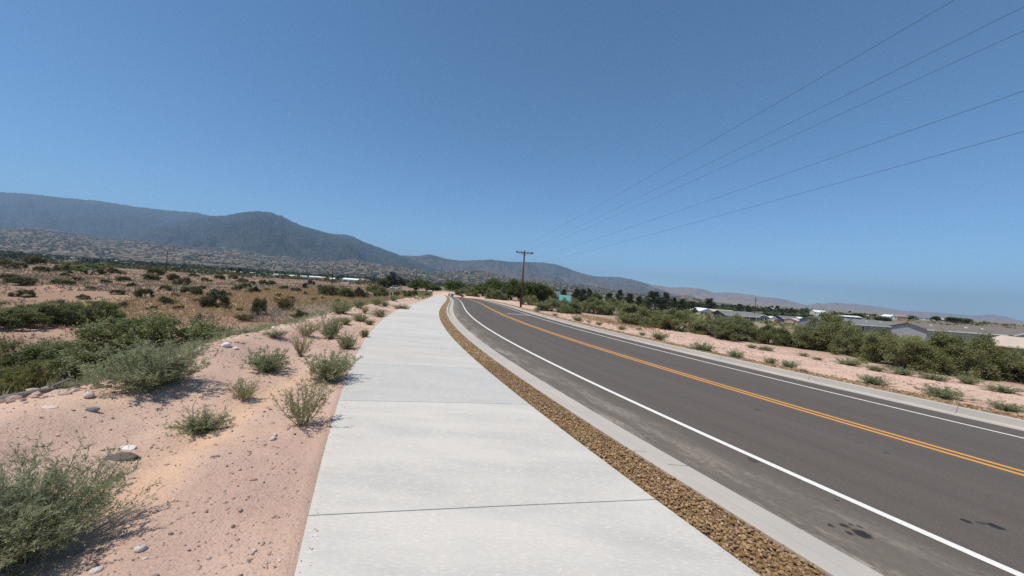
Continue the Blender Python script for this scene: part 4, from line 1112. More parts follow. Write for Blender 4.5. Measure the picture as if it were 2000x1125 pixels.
blob_mass('valley_woods', XY, grng.uniform(8, 20, len(XY)), grng.uniform(6, 12, len(XY)), 34, M['f_woods'], 'dark band of trees on the valley floor below the foothills', 'woods')
XY = polar(420, 0.35, 1.0, 330, 900, 1.0)
blob_mass('town_woods', XY, grng.uniform(5, 12, len(XY)), grng.uniform(3, 7, len(XY)), 34, M['f_woods'], 'far trees among the houses right of the road', 'woods')
XY = np.c_[grng.uniform(170, 420, 420), grng.uniform(120, 330, 420)]
blob_mass('hill_scrub', XY, grng.uniform(1.5, 4.5, len(XY)), grng.uniform(0.8, 2.0, len(XY)), 22, M['f_bush'], 'scrub dotted over the brown hill at the right', 'scrub')
XY = np.c_[grng.uniform(28, 150, 260), grng.uniform(30, 150, 260)]; XY = XY[(XY[:, 0] > 22 + 0.1 * XY[:, 1]) & (fbm(XY[:, 0] / 20, XY[:, 1] / 20, 2, 171) > 0.0) & ~((XY[:, 0] > 72) & (XY[:, 0] < 116) & (XY[:, 1] > 50) & (XY[:, 1] < 108))]
blob_mass('house_scrub', XY, grng.uniform(1.5, 3.5, len(XY)), grng.uniform(0.6, 1.5, len(XY)), 26, M['f_rmesq'], 'low scrub on the open ground before the houses', 'scrub')

# junipers speckling the foothills
FX, FY, FZ = RANGE['foothill_near'] if 'foothill_near' in RANGE else RANGE['foothill']
def on_range(n, key, t0, t1, cl):
    X_, Y_, Z_ = RANGE[key]; nr, nc = X_.shape; nr = int(nr * 0.83)
    i = grng.uniform(t0, t1, n) * (nr - 2); j = grng.uniform(0, nc - 2, n); a, b = i.astype(int), j.astype(int); fi, fj = i - a, j - b
    def bl(G_): return (G_[a, b] * (1 - fj) + G_[a, b + 1] * fj) * (1 - fi) + (G_[a + 1, b] * (1 - fj) + G_[a + 1, b + 1] * fj) * fi
    P_ = np.c_[bl(X_), bl(Y_), bl(Z_)]
    return P_[fbm(P_[:, 0] / 260, P_[:, 1] / 260, 3, 191) + 0.5 * cl > grng.uniform(-0.3, 0.6, n)]
# ------------------------------------------------------------------ stones
_ph = (1 + 5 ** 0.5) / 2
ICO = unit(np.array([(-1, _ph, 0), (1, _ph, 0), (-1, -_ph, 0), (1, -_ph, 0), (0, -1, _ph), (0, 1, _ph), (0, -1, -_ph), (0, 1, -_ph), (_ph, 0, -1), (_ph, 0, 1), (-_ph, 0, -1), (-_ph, 0, 1)], float))
ICOF = np.array([(0, 11, 5), (0, 5, 1), (0, 1, 7), (0, 7, 10), (0, 10, 11), (1, 5, 9), (5, 11, 4), (11, 10, 2), (10, 7, 6), (7, 1, 8), (3, 9, 4), (3, 4, 2), (3, 2, 6), (3, 6, 8), (3, 8, 9), (4, 9, 5), (2, 4, 11), (6, 2, 10), (8, 6, 7), (9, 8, 1)])
OCT = np.array([(1, 0, 0), (0, 1, 0), (-1, 0, 0), (0, -1, 0), (0, 0, 1), (0, 0, -1)], float)
OCTF = np.array([(0, 1, 4), (1, 2, 4), (2, 3, 4), (3, 0, 4), (1, 0, 5), (2, 1, 5), (3, 2, 5), (0, 3, 5)])
def specks(name, P_, smin, smax, mat, label):
    n = len(P_); w = grng.uniform(smin, smax, n)
    pv = OCT * (1 + grng.normal(0, 0.2, (6, 1))) * 0.55 + np.array([0, 0, 0.3])
    V_, Q_, t_ = merged(name, pv, OCTF, P_, np.c_[w, w, w * grng.uniform(0.55, 0.95, n)], grng.uniform(0, 6.28, n), None, grng.uniform(0, 1, n))
    return tag(link(name, mesh_np(name, V_, tris=Q_, mats=[mat], tint=t_)), label, 'woods', kind='stuff')
P_ = np.concatenate([on_range(16000, 'foothill', 0.15, 1.0, 0.15)])
specks('juniper_woods', P_, 7, 19, M['f_woods'], 'junipers speckling the dry foothills below the mountains')
def stones(name, pos, size, mat, tint, flat=0.6, protos=6, parent=None, far=0.0):
    VV, TT, tt, off = [], [], [], 0; ids = grng.integers(0, protos, len(pos)) + protos * (pos[:, 1] > far if far else np.zeros(len(pos), bool))
    for p in range(protos * (2 if far else 1)):
        B_, F_ = (ICO, ICOF) if p < protos else (OCT * 1.1, OCTF)
        pv = B_ * (1 + grng.normal(0, 0.17, (len(B_), 1))) * np.array([1.0, grng.uniform(0.6, 0.85), flat * grng.uniform(0.75, 1.2)])
        tilt = grng.normal(0, 0.25); pv = pv @ np.array([[1, 0, 0], [0, math.cos(tilt), -math.sin(tilt)], [0, math.sin(tilt), math.cos(tilt)]])
        k = ids == p
        V, Q, t_ = merged(name, pv, F_, pos[k], size[k], grng.uniform(0, 6.28, k.sum()), None, tint[k])
        VV.append(V); TT.append(Q + off); tt.append(t_); off += len(V)
    me = mesh_np(name, np.concatenate(VV), tris=np.concatenate(TT), mats=[mat], tint=np.concatenate(tt))
    return link(name, me, parent)
def rock_strip(name, linef, a, b, dz, bands, label):
    P, S = [], []
    for y0, y1, per_m2, smin, smax in bands:
        n = int((y1 - y0) * (b - a) * 1.06 * per_m2); Y = grng.uniform(y0, y1, n); o = grng.uniform(a + 0.015, b - 0.015, n)
        s = grng.uniform(smin, smax, n) ** 1.0 * (1 + 0.5 * (grng.random(n) > 0.94)); X = linef(Y, o)
        P.append(np.c_[X, Y, plane(X, Y) + dz + grng.uniform(-0.012, 0.016, n)]); S.append(s / 2)
    P = np.concatenate(P); S = np.concatenate(S)
    tint = np.clip(grng.beta(2.2, 2.0, len(P)) + 0.04 * grng.normal(size=len(P)), 0, 1)
    o = stones(name, P, S, M['rocks'], tint, far=9.0)
    tag(o, label, 'gravel', kind='stuff')
    bedm = strip('gravel_bed', [lambda y: linef(y, a), lambda y: linef(y, (a + b) / 2), lambda y: linef(y, b)], dz - 0.012, M['rock_bed'], ys, o)
    return o
rock_strip('rock_strip', left_line, SW_R + 0.004, -0.004, -0.020, [(1.2, 9, 2500, 0.014, 0.034), (9, 26, 800, 0.034, 0.06), (26, 100, 160, 0.07, 0.13)], 'strip of brown river rock between the path and the near kerb')
rock_strip('rock_strip', right_line, KERB_R + 0.004, ROCK_R + 0.03, 0.012, [(4, 22, 420, 0.040, 0.075), (22, 90, 90, 0.08, 0.15)], 'narrow strip of brown rock behind the far kerb')

def shelf_xy(n, p=1.6):
    Y = 1.3 + 22 * grng.uniform(0, 1, n) ** p; u = grng.uniform(0.02, 1.0, n) * (berm_edge(Y) + 0.5)
    X = left_line(Y, SW_L) - u
    return X, Y, u
X, Y, u = shelf_xy(20000, 2.3); d = fbm(X * 1.1, Y * 1.1, 3, 181); keep = (d + 0.25 * np.exp(-((u - 0.55) / 0.4) ** 2)) > grng.uniform(-0.3, 0.45, len(X)); X, Y = X[keep], Y[keep]
s = 0.0035 + 0.017 * grng.random(len(X)) ** 5.0 + 0.0009 * Y
P = np.c_[X, Y, terrain(X, Y) + s * 0.12]
tag(stones('pebbles', P, s, M['pebbles'], grng.beta(1.6, 1.6, len(P)), 0.5, far=6.0), 'pebbles and stone chips strewn over the pink soil left of the path', 'pebbles', kind='stuff')
Y = 5 + 45 * grng.uniform(0, 1, 5000) ** 1.3; v = grng.uniform(0.65, 9.5, 5000); X = right_line(Y, KERB_R) + v
s = 0.012 + 0.03 * grng.random(len(X)) ** 3.0 + 0.0012 * Y
tag(stones('pebbles', np.c_[X, Y, terrain(X, Y) + s * 0.12], s, M['pebbles'], np.clip(grng.beta(2, 1.3, len(X)), 0, 1), 0.5, far=1.0), 'pebbles strewn over the pink verge beyond the road', 'pebbles', kind='stuff')
Y = 3.5 + 20 * grng.uniform(0, 1, 700); u = berm_edge(Y) + grng.normal(0.1, 0.35, 700); X = left_line(Y, SW_L) - u
s = 0.02 + 0.06 * grng.random(700) ** 2.5
tag(stones('rubble', np.c_[X, Y, terrain(X, Y) + s * 0.2], s, M['pebbles'], np.clip(grng.beta(2, 1.5, 700), 0, 1), 0.6), 'broken stones along the crest of the spoil bank', 'rubble', kind='stuff')

# grit swept onto the edges of the path
Y = 1.3 + 14 * grng.uniform(0, 1, 420) ** 1.5; o_ = np.where(grng.random(420) < 0.65, SW_L + np.abs(grng.normal(0, 0.07, 420)), SW_R - np.abs(grng.normal(0, 0.05, 420)))
X = left_line(Y, o_); s = 0.0022 + 0.006 * grng.random(420) ** 3
tag(stones('grit', np.c_[X, Y, plane(X, Y) + 0.001 + s * 0.3], s, M['pebbles'], grng.uniform(0.2, 0.9, 420), 0.55), 'grit blown onto the edges of the concrete path', 'grit', kind='stuff')
# ------------------------------------------------------------------ rocks and the fallen log
def rock_mesh(name, seed, mat, flat):
    bm = bmesh.new(); bmesh.ops.create_icosphere(bm, subdivisions=2, radius=0.5)
    r_ = random.Random(seed); a, b, c = r_.uniform(0, 9), r_.uniform(0, 9), r_.uniform(0, 9)
    for v in bm.verts:
        k = 1 + 0.55 * float(vnoise(v.co.x * 2.4 + a, v.co.y * 2.4 + v.co.z * 1.7 + b, seed)) + 0.18 * float(vnoise(v.co.x * 6 + b, v.co.y * 6 + v.co.z * 5 + c, seed + 1))
        v.co = Vector((v.co.x * k, v.co.y * k * 0.72, v.co.z * k * flat))
    me = bpy.data.meshes.new(name); bm.to_mesh(me); bm.free(); me.materials.append(mat); return me
for i, (x, y, s, lab) in enumerate(ROCKS):
    mat = M['stone_dark'] if 'dark brown slab' in lab else M['stone_pale'] if 'grey-white' in lab else M['stone_white'] if 'white stone' in lab or 'white rock' in lab or 'whitish' in lab else M['stone_dark'] if 'dark' in lab and 'trunked' not in lab and 'slab' in lab or 'small dark' in lab else M['stone_grey'] if 'grey' in lab else M['stone_pale']
    flat = 0.22 if 'flat' in lab or 'slab' in lab else 0.55
    ang = 0.3 if flat < 0.3 else random.Random(i).uniform(0, 6.28)
    o = link('rock', rock_mesh('rock', 400 + i, mat, flat)); o.scale = (s, s, s); o.rotation_euler = (0.05, 0.08, ang)
    o.location = (x, y, float(terrain(x, y)) + s * flat * 0.22); tag(o, lab, 'rock', 'single stones on the ground')
lp = [(-5.52, 3.55, 0.02), (-5.57, 3.78, -0.01), (-5.62, 4.05, -0.045), (-5.68, 4.4, -0.10), (-5.84, 4.9, -0.15)]
lr = [0.075, 0.078, 0.062, 0.048, 0.034]
lg = MB(); lg.tube([(x, y, max(z, float(terrain(x, y)) + r * 0.5)) for (x, y, z), r in zip(lp, lr)], lr, 10)
log = link('fallen_log', None); lg.obj('trunk', M['bark_grey'], log, smooth=True)
bs = MB(); bs.tube([(-5.72, 4.55, float(terrain(-5.72, 4.55)) + 0.04), (-5.66, 4.66, float(terrain(-5.66, 4.66)) + 0.12), (-5.60, 4.70, float(terrain(-5.6, 4.7)) + 0.09)], [0.022, 0.016, 0.008], 6); bs.obj('broken_branch', M['bark_grey'], log, smooth=True)
tag(log, 'fallen grey log lying behind the bank crest at the left edge', 'log')
tw = MB(); z0 = float(terrain(-3.05, 3.95)); tw.tube([(-3.58, 4.15, float(terrain(-3.58, 4.15))), (-3.60, 4.16, z0 + 0.16), (-3.57, 4.17, z0 + 0.26)], [0.006, 0.004, 0.002], 5)
tw.tube([(-3.60, 4.16, z0 + 0.10), (-3.70, 4.15, z0 + 0.17)], [0.004, 0.002], 5)
tag(tw.obj('dry_stalk', M['deadwood']), 'thin dry brown stalk standing on the open pink soil', 'stalk')

# ------------------------------------------------------------------ utility poles and wires
def pole(x, y, h, line_dir, label, arms, mat, r0=0.15, group='utility poles', lean=0.0, brace=True):
    z = float(terrain(x, y)); root = link('utility_pole', None, loc=(x, y, z - 0.05)); root.rotation_euler = (0, lean, math.atan2(line_dir[1], line_dir[0]))
    b = MB(); b.tube([(0, 0, -0.3), (0, 0, h * 0.5), (0, 0, h)], [r0, r0 * 0.85, r0 * 0.7], 12); b.obj('post', mat, root, smooth=True)
    pts = []
    for (za, half, style) in arms:                 # crossarms lie across the line
        a = MB(); a.box((-0.06 + r0 * 0.9, -half, za - 0.06), (0.06 + r0 * 0.9, half, za + 0.06)); arm = a.obj('crossarm', mat, root)
        if brace:
            for s in (-1, 1):
                c = MB(); c.tube([(r0 * 0.9, s * half * 0.5, za - 0.07), (r0 * 0.8, s * 0.05, za - 0.55)], 0.018, 5); c.obj('brace', M['steel'], root)
        for yy in ((-half + 0.1, -half * 0.45, half * 0.45, half - 0.1) if half > 1.0 else (-half + 0.08, half - 0.08)):
            i_ = MB(); i_.tube([(r0 * 0.9, yy, za + 0.06), (r0 * 0.9, yy, za + 0.12), (r0 * 0.9, yy, za + 0.16), (r0 * 0.9, yy, za + 0.25)], [0.02, 0.055, 0.045, 0.03], 8); i_.obj('insulator', M['insulator'], arm, smooth=True)
        if style == 'deadend':
            for s in (-1, 1):
                e = MB(); e.tube([(r0 * 0.9 - 0.34, s * (half - 0.02), za + 0.02), (r0 * 0.9 - 0.2, s * (half - 0.02), za + 0.02), (r0 * 0.9, s * (half - 0.02), za + 0.02), (r0 * 0.9 + 0.2, s * (half - 0.02), za + 0.02), (r0 * 0.9 + 0.34, s * (half - 0.02), za + 0.02)], [0.05, 0.13, 0.15, 0.13, 0.05], 10); e.obj('end_insulator', M['insulator'], arm, smooth=True)
            for yy in (-half * 0.72, -half * 0.3, half * 0.3, half * 0.72):
                e = MB(); e.tube([(r0 * 0.9, yy, za - 0.06), (r0 * 0.9, yy, za - 0.2), (r0 * 0.9, yy, za - 0.3)], [0.03, 0.05, 0.035], 8); e.obj('hanging_insulator', M['insulator'], arm, smooth=True)
    tag(root, label, 'pole', group)
    return Vector((x, y, z)), h
def wire(p, q, sag, label, r=0.0042, n=28, group='overhead wires'):
    p, q = Vector(p), Vector(q); b = MB()
    b.tube([p.lerp(q, k / n) - Vector((0, 0, sag * 4 * (k / n) * (1 - k / n))) for k in range(n + 1)], r, 5)
    return tag(b.obj('overhead_wire', M['wire'], smooth=True), label, 'wire', group)
A = POLES[0]; NXT = (12.4, -15.0)
ldir = Vector((NXT[0] - A[0], NXT[1] - A[1], 0)).normalized(); lat = Vector((-ldir.y, ldir.x, 0))   # lat points away from the road
pa, ha = pole(A[0], A[1], A[2], (ldir.x, ldir.y), 'tall brown utility pole with one crossarm beyond the far kerb', [(A[2] - 0.35, 1.2, 'deadend')], M['pole_wood'], 0.16)
hn = 8.6
pb, hb_ = pole(NXT[0], NXT[1], hn, (ldir.x, ldir.y), 'utility pole beside the far kerb behind the viewer', [(hn - 0.3, 1.2, 'deadend')], M['pole_wood'], 0.16)
for off, lab in ((-1.1, 'uppermost overhead wire, crossing the top edge of the sky'), (0.25, 'second overhead wire from the top'), (1.1, 'third overhead wire from the top')):
    wire(pa + lat * off + Vector((0, 0, ha - 0.1)), pb + lat * off + Vector((0, 0, hn - 0.05)), 0.30, lab)
wire(pa + lat * 0.15 + Vector((0, 0, ha - 1.7)), pb + lat * 0.15 + Vector((0, 0, hn - 1.75)), 0.30, 'fourth overhead wire from the top, below a wide gap')
wire(pa + lat * 0.2 + Vector((0, 0, ha - 2.4)), pb + lat * 0.2 + Vector((0, 0, hn - 2.45)), 0.35, 'lowest overhead wire, leaving at the right edge')
P2, P3 = POLES[1], POLES[2]
q2, h2 = pole(P2[0], P2[1], P2[2], (0.2, 1), 'dark bare utility pole in front of the tall dark trees', [], M['pole_wood'], 0.15)
q3, h3 = pole(P3[0], P3[1], P3[2], (0.6, 1), 'thin pole with a short arm right of the dark bare pole', [(P3[2] - 0.5, 0.6, '')], M['pole_far'], 0.15, brace=False)
wire(pa + Vector((0, 0, ha - 0.2)), q2 + Vector((0, 0, h2 - 0.2)), 0.8, 'wire running on from the tall pole toward the far trees', 0.010)
p4_, h4 = pole(POLES[3][0], POLES[3][1], POLES[3][2], (0.5, 1), 'dark bare utility pole left of the path, in front of the round tree', [], M['pole_wood'], 0.21)
p5_, h5 = pole(POLES[4][0], POLES[4][1], POLES[4][2], (1, 0.5), 'utility pole in the field right of the upright juniper', [(POLES[4][2] - 0.3, 1.0, '')], M['pole_far'], 0.21)
p6_, h6 = pole(POLES[5][0], POLES[5][1], POLES[5][2], (1, 0.6), 'far utility pole with two crossarms on the brown field', [(POLES[5][2] - 0.2, 0.9, ''), (POLES[5][2] - 1.5, 1.1, '')], M['pole_far'], 0.22)
p7_, h7 = pole(POLES[6][0], POLES[6][1], POLES[6][2], (1, 0.4), 'utility pole with a transformer bracket before the long grey house', [(POLES[6][2] - 1.4, 0.9, ''), (POLES[6][2] - 2.4, 0.6, '')], M['pole_far'], 0.24)
pz = (50.0, 124.0); q8, h8 = pole(pz[0], pz[1], 6.0, (1, 0.6), 'short utility pole hidden among the big dark pines', [], M['pole_far'], 0.13)
wire(p7_ + Vector((0, 0, h7 - 1.4)), q8 + Vector((0, 0, 5.9)), 0.5, 'thin wire leading left from the pole before the long house', 0.014)

# two survey stakes by the path
for dx, h_, lab in ((0.0, 1.30, 'left one of two wooden stakes on the slope'), (0.45, 1.22, 'right one of two wooden stakes on the slope')):
    x, y = -19.3 + dx, 57.0; b = MB(); b.box((-0.045, -0.045, -0.1), (0.045, 0.045, h_)); b.add([(-0.045, -0.045, h_), (0.045, -0.045, h_), (0.045, 0.045, h_), (-0.045, 0.045, h_), (0, 0, h_ + 0.06)], [(0, 1, 4), (1, 2, 4), (2, 3, 4), (3, 0, 4)])
    o = b.obj('wooden_stake', M['stone_pale']); o.location = (x, y, float(terrain(x, y))); tag(o, lab, 'stake', 'survey stakes')

# ------------------------------------------------------------------ houses
def metal_roof(name, c): return plain(name, c, 0.55, 0.08, 0.6, 0.4)
HM = {}
for n_, c_ in (('grey_siding', (0.33, 0.335, 0.34)), ('blue_siding', (0.20, 0.225, 0.26)), ('cream', (0.62, 0.58, 0.47)), ('white_wall', (0.74, 0.73, 0.70)), ('tan', (0.47, 0.37, 0.28)), ('brown', (0.20, 0.115, 0.075)), ('terracotta', (0.42, 0.20, 0.13)), ('dark_wall', (0.12, 0.12, 0.13)), ('slate', (0.17, 0.17, 0.175)), ('trim', (0.78, 0.78, 0.76)), ('teal', (0.09, 0.29, 0.26)), ('orange', (0.72, 0.42, 0.16)), ('red_paint', (0.50, 0.15, 0.09)), ('navy', (0.06, 0.09, 0.14))):
    HM[n_] = plain(n_, c_, 0.75, 0.08, 1.2)
HM['shingle_grey'] = plain('shingle_grey', (0.18, 0.185, 0.175), 0.9, 0.25, 3.0)
HM['shingle_brown'] = plain('shingle_brown', (0.175, 0.152, 0.13), 0.9, 0.25, 3.0)
HM['white_metal'] = metal_roof('white_metal', (0.80, 0.80, 0.79)); HM['tan_metal'] = metal_roof('tan_metal', (0.56, 0.46, 0.36))
t = NT('window_glass'); HM['glass'] = t.bsdf((0.02, 0.025, 0.03), 0.12, spec=0.5)
HM['rubber'] = plain('rubber', (0.02, 0.02, 0.02), 0.8)

def block(root, x0, x1, y0, y1, h, rise, wall, roof, trim, ridge='x', over=0.35, names=('wall', 'roof')):
    """one gabled volume: wall with gable ends, thick overhanging roof, pale fascia"""
    w = MB()
    if ridge == 'x':
        ym = (y0 + y1) / 2
        w.add([(x0, y0, -0.6), (x1, y0, -0.6), (x1, y1, -0.6), (x0, y1, -0.6), (x0, y0, h), (x1, y0, h), (x1, y1, h), (x0, y1, h), (x0, ym, h + rise), (x1, ym, h + rise)],
              [(0, 1, 5, 4), (1, 2, 6, 9, 5), (2, 3, 7, 6), (3, 0, 4, 8, 7), (4, 5, 9, 8), (6, 7, 8, 9)])
        k = rise / (ym - y0); a, b = x0 - over, x1 + over
        P = [(y0 - over, h - k * over), (ym, h + rise), (y1 + over, h - k * over)]
        prof = [(y, z + 0.03) for y, z in P] + [(y, z + 0.16) for y, z in reversed(P)]
        r = MB(); r.add([(a, y, z) for y, z in prof] + [(b, y, z) for y, z in prof], [(i, (i + 1) % 6, 6 + (i + 1) % 6, 6 + i) for i in range(6)] + [(5, 4, 1, 0), (4, 3, 2, 1), (6, 7, 10, 11), (7, 8, 9, 10)])
        ro = r.obj(names[1], roof, root)
        f = MB(); f.box((a, y0 - over - 0.03, h - k * over - 0.04), (b, y0 - over - 0.002, h - k * over + 0.15)); f.obj('fascia', trim, ro)
    else:
        xm = (x0 + x1) / 2
        w.add([(x0, y0, -0.6), (x1, y0, -0.6), (x1, y1, -0.6), (x0, y1, -0.6), (x0, y0, h), (x1, y0, h), (x1, y1, h), (x0, y1, h), (xm, y0, h + rise), (xm, y1, h + rise)],
              [(0, 1, 5, 8, 4), (1, 2, 6, 5), (2, 3, 7, 9, 6), (3, 0, 4, 7), (4, 8, 9, 7), (5, 6, 9, 8)])
        k = rise / (xm - x0); a, b = y0 - over, y1 + over
        P = [(x0 - over, h - k * over), (xm, h + rise), (x1 + over, h - k * over)]
        prof = [(x, z + 0.03) for x, z in P] + [(x, z + 0.16) for x, z in reversed(P)]
        r = MB(); r.add([(x, a, z) for x, z in prof] + [(x, b, z) for x, z in prof], [(i, 6 + i, 6 + (i + 1) % 6, (i + 1) % 6) for i in range(6)] + [(0, 1, 4, 5), (1, 2, 3, 4), (11, 10, 7, 6), (10, 9, 8, 7)])
        ro = r.obj(names[1], roof, root)
        f = MB()
        for (xa, za), (xb, zb) in zip(P[:-1], P[1:]):
            f.add([(xa, a - 0.03, za - 0.02), (xb, a - 0.03, zb - 0.02), (xb, a - 0.03, zb + 0.18), (xa, a - 0.03, za + 0.18), (xa, a - 0.002, za - 0.02), (xb, a - 0.002, zb - 0.02), (xb, a - 0.002, zb + 0.18), (xa, a - 0.002, za + 0.18)],
                  [(0, 1, 2, 3), (4, 7, 6, 5), (0, 4, 5, 1), (3, 2, 6, 7), (0, 3, 7, 4), (1, 5, 6, 2)])
        f.obj('fascia', trim, ro)
    w.obj(names[0], wall, root)
def window(root, x, y, z, w, h, trim, side='y'):
    f = MB(); t_ = 0.07
    for lo, hi in (((-w / 2, -0.05, 0), (-w / 2 + t_, 0.02, h)), ((w / 2 - t_, -0.05, 0), (w / 2, 0.02, h)), ((-w / 2 + t_, -0.05, 0), (w / 2 - t_, 0.02, t_)), ((-w / 2 + t_, -0.05, h - t_), (w / 2 - t_, 0.02, h)), ((-w / 2 + t_, -0.04, h / 2 - 0.03), (w / 2 - t_, 0.02, h / 2 + 0.03))): f.box(lo, hi)
    o = f.obj('window', trim, root); o.location = (x, y, z)
    if side == 'x': o.rotation_euler = (0, 0, -math.pi / 2)
    g = MB(); g.box((-w / 2 + t_, -0.02, t_), (w / 2 - t_, 0.01, h - t_)); g.obj('pane', HM['glass'], o)
def house(name, x, y, yaw, label, category='house', group=None, zoff=0.0):
    r = link(name, None, loc=(x, y, float(terrain(x, y)) + zoff)); r.rotation_euler = (0, 0, yaw); return tag(r, label, category, group)
# the pale grey manufactured house with a front wing, right edge of the picture
r = house('manufactured_house', 90.0, 72.0, 0.03, 'pale grey house with brown roof and a front gable at the right edge', zoff=0.0)
ez = -0.80 - float(terrain(90.0, 72.0))
block(r, -6.5, 10.2, 0, 6.5, ez, 0.95, HM['grey_siding'], HM['shingle_brown'], HM['trim'])
block(r, 10.4, 20, -0.8, 8.6, ez, 1.2, HM['grey_siding'], HM['shingle_brown'], HM['trim'], 'y', names=('wing_wall', 'wing_roof'))
for xx in (-4.6, -2.4, 1.4, 7.6): window(r, xx, -0.005, ez - 1.55, 0.75, 1.15, HM['trim'])
for vx, vz in ((-3.0, 0.55), (4.5, 0.6), (8.0, 0.5)):
    b = MB(); b.box((vx - 0.15, 2.0, ez + vz), (vx + 0.15, 2.3, ez + vz + 0.45)); b.obj('roof_vent', HM['trim'], r)
window(r, 13.9, -0.805, ez - 2.25, 0.85, 1.5, HM['trim']); window(r, 17.5, -0.805, ez - 2.25, 0.85, 1.5, HM['trim'])
# blue-grey house behind it
r = house('manufactured_house', 95.0, 95.0, 0.03, 'blue-grey house with grey roof behind the olive shrubs')
ez = -1.55 - float(terrain(95.0, 95.0))
block(r, -12, 10, 0, 8, ez, 1.15, HM['blue_siding'], HM['shingle_grey'], HM['trim'])
block(r, 10.2, 17, -0.8, 8.6, ez, 1.0, HM['blue_siding'], HM['shingle_grey'], HM['trim'], 'y', names=('wing_wall', 'wing_roof'))
for vx in (-4.0, 2.0, 6.0):
    b = MB(); b.box((vx - 0.15, 2.4, ez + 0.6), (vx + 0.15, 2.7, ez + 1.1)); b.obj('roof_vent', HM['trim'], r)
for xx in (-6.0, -1.5, 3.5, 7.6): window(r, xx, -0.005, ez - 1.7, 1.0, 1.25, HM['trim'])
# tan-roofed shed before the pale house
r = house('shed', 58.5, 40.0, 0.1, 'tan-roofed low shed before the pale grey house', 'shed')
block(r, -3.4, 3.4, -2.2, 2.2, 1.0, 0.95, HM['brown'], HM['tan_metal'], HM['tan_metal'], 'y', 0.3)
# cream house with a row of windows
r = house('cream_house', 84.0, 150.0, 0.0, 'cream house with a row of front windows below the rounded pine')
ez = -2.35 - float(terrain(84.0, 150.0))
block(r, 0.6, 10.5, 0, 8, ez, 0.9, HM['tan'], HM['tan_metal'], HM['trim'])
block(r, -5.2, 0.4, -1.0, 8.6, ez, 1.1, HM['cream'], HM['white_metal'], HM['trim'], 'y', names=('wing_wall', 'wing_roof'))
for xx in (-4.4, -3.0, -1.6, -0.3): window(r, xx, -1.005, ez - 1.5, 1.0, 1.1, HM['trim'])
dr = MB(); dr.box((3.0, -0.06, 0.0), (3.95, 0.0, 2.0)); dr.obj('door', HM['dark_wall'], r)
# long grey house with veranda
r = house('long_house', 83.0, 128.0, 0.02, 'long grey house with a dark veranda behind the green shrubs')
ez = max(1.9, -2.35 - float(terrain(83.0, 128.0)))
block(r, -6.2, 4.6, 0, 7.5, ez, 1.15, HM['dark_wall'], HM['shingle_grey'], HM['trim'], over=0.9)
block(r, 4.8, 9.0, -0.6, 8, ez - 0.1, 0.8, HM['blue_siding'], HM['shingle_grey'], HM['trim'], 'y', names=('wing_wall', 'wing_roof'))
for xx in (-5.9, -3.3, -0.7, 1.9, 4.3):
    b = MB(); b.box((xx - 0.06, -0.8, -0.5), (xx + 0.06, -0.68, ez - 0.25)); b.obj('veranda_post', HM['trim'], r)
window(r, 6.2, -0.605, 0.7, 0.9, 1.1, HM['trim']); window(r, 7.8, -0.605, 0.7, 0.9, 1.1, HM['trim'])
sh = house('shed', 94.6, 130.0, 0.0, 'white shed at the right end of the long grey house', 'shed'); block(sh, -1.0, 1.0, -1, 1, 1.9, 0.5, HM['white_wall'], HM['white_metal'], HM['trim'], 'y', 0.15)
# teal building among the pines
r = house('teal_building', 17.3, 117.0, 0.0, 'small building with a bright teal roof between the dark trees', 'building')
ez = -1.25 - float(terrain(17.3, 117.0))
block(r, -1.7, 1.7, -2.5, 2.5, ez, 1.65, HM['teal'], HM['teal'], HM['teal'], 'x', 0.2)
# other houses on the right, and the hilltop
def place_at(px, Y):
    a = ((px - 1000) * ca) / 700.0
    return a * Y, Y
for px, Y, wd, h_, rise, wm, rm, lab in [
    (1540, 150, 6.5, 2.2, 0.9, 'navy', 'slate', 'low house with dark blue roof right of the red machine'),
    (1556, 158, 4.5, 2.6, 0.7, 'teal', 'white_metal', 'small building with pale roof right of the dark blue one'),
    (1562, 128, 4.8, 1.9, 0.5, 'tan', 'tan_metal', 'tan shed with flat pale roof in front of the poplars'),
    (1578, 136, 4.0, 2.0, 0.5, 'dark_wall', 'white_metal', 'dark open shelter with white roof by the poplars'),
    (1600, 300, 8.0, 3.0, 1.2, 'cream', 'white_metal', 'white roofed house left of the dark trees on the right'),
    (1612, 290, 7.0, 3.2, 1.4, 'white_wall', 'white_metal', 'bright white gabled house among dark trees on the right'),
    (1660, 250, 14.0, 2.6, 0.6, 'dark_wall', 'white_metal', 'long dark house with pale roof edge behind the tall twiggy shrub'),
    (1697, 320, 13.0, 2.6, 0.5, 'terracotta', 'white_metal', 'reddish hilltop house with wide white flat roof'),
    (1740, 260, 5.0, 2.3, 1.2, 'white_wall', 'white_metal', 'small white gabled house on the right hill'),
    (1757, 262, 9.0, 2.2, 0.8, 'tan', 'terracotta', 'house with terracotta roof right of the small white one'),
    (1731, 300, 14.0, 2.4, 0.7, 'tan', 'terracotta', 'long low terracotta house on the hilltop'),
    (1800, 280, 14.0, 2.4, 0.9, 'white_wall', 'slate', 'hill house with a long dark roof and white walls'),
    (1838, 300, 9.0, 2.2, 0.7, 'tan', 'tan_metal', 'low tan house at the right end of the hilltop'),
    (1363, 170, 5.0, 2.0, 0.6, 'dark_wall', 'white_metal', 'pale roofed shed left of the cream house'),
]:
    x, y = place_at(px, Y); r = house('house', x, y, random.Random(px).uniform(-0.12, 0.12), lab, 'house', 'houses right of the road')
    block(r, -wd / 2, wd / 2, -3, 3, h_, rise, HM[wm], HM[rm], HM['trim'], 'y' if 'gabled' in lab else 'x', 0.25)
    n_ = max(2, int(wd / 3.5))
    for k in range(n_): window(r, -wd / 2 + wd * (k + 0.5) / n_, -3.005, h_ * 0.42, 0.9, 0.95, HM['trim'])
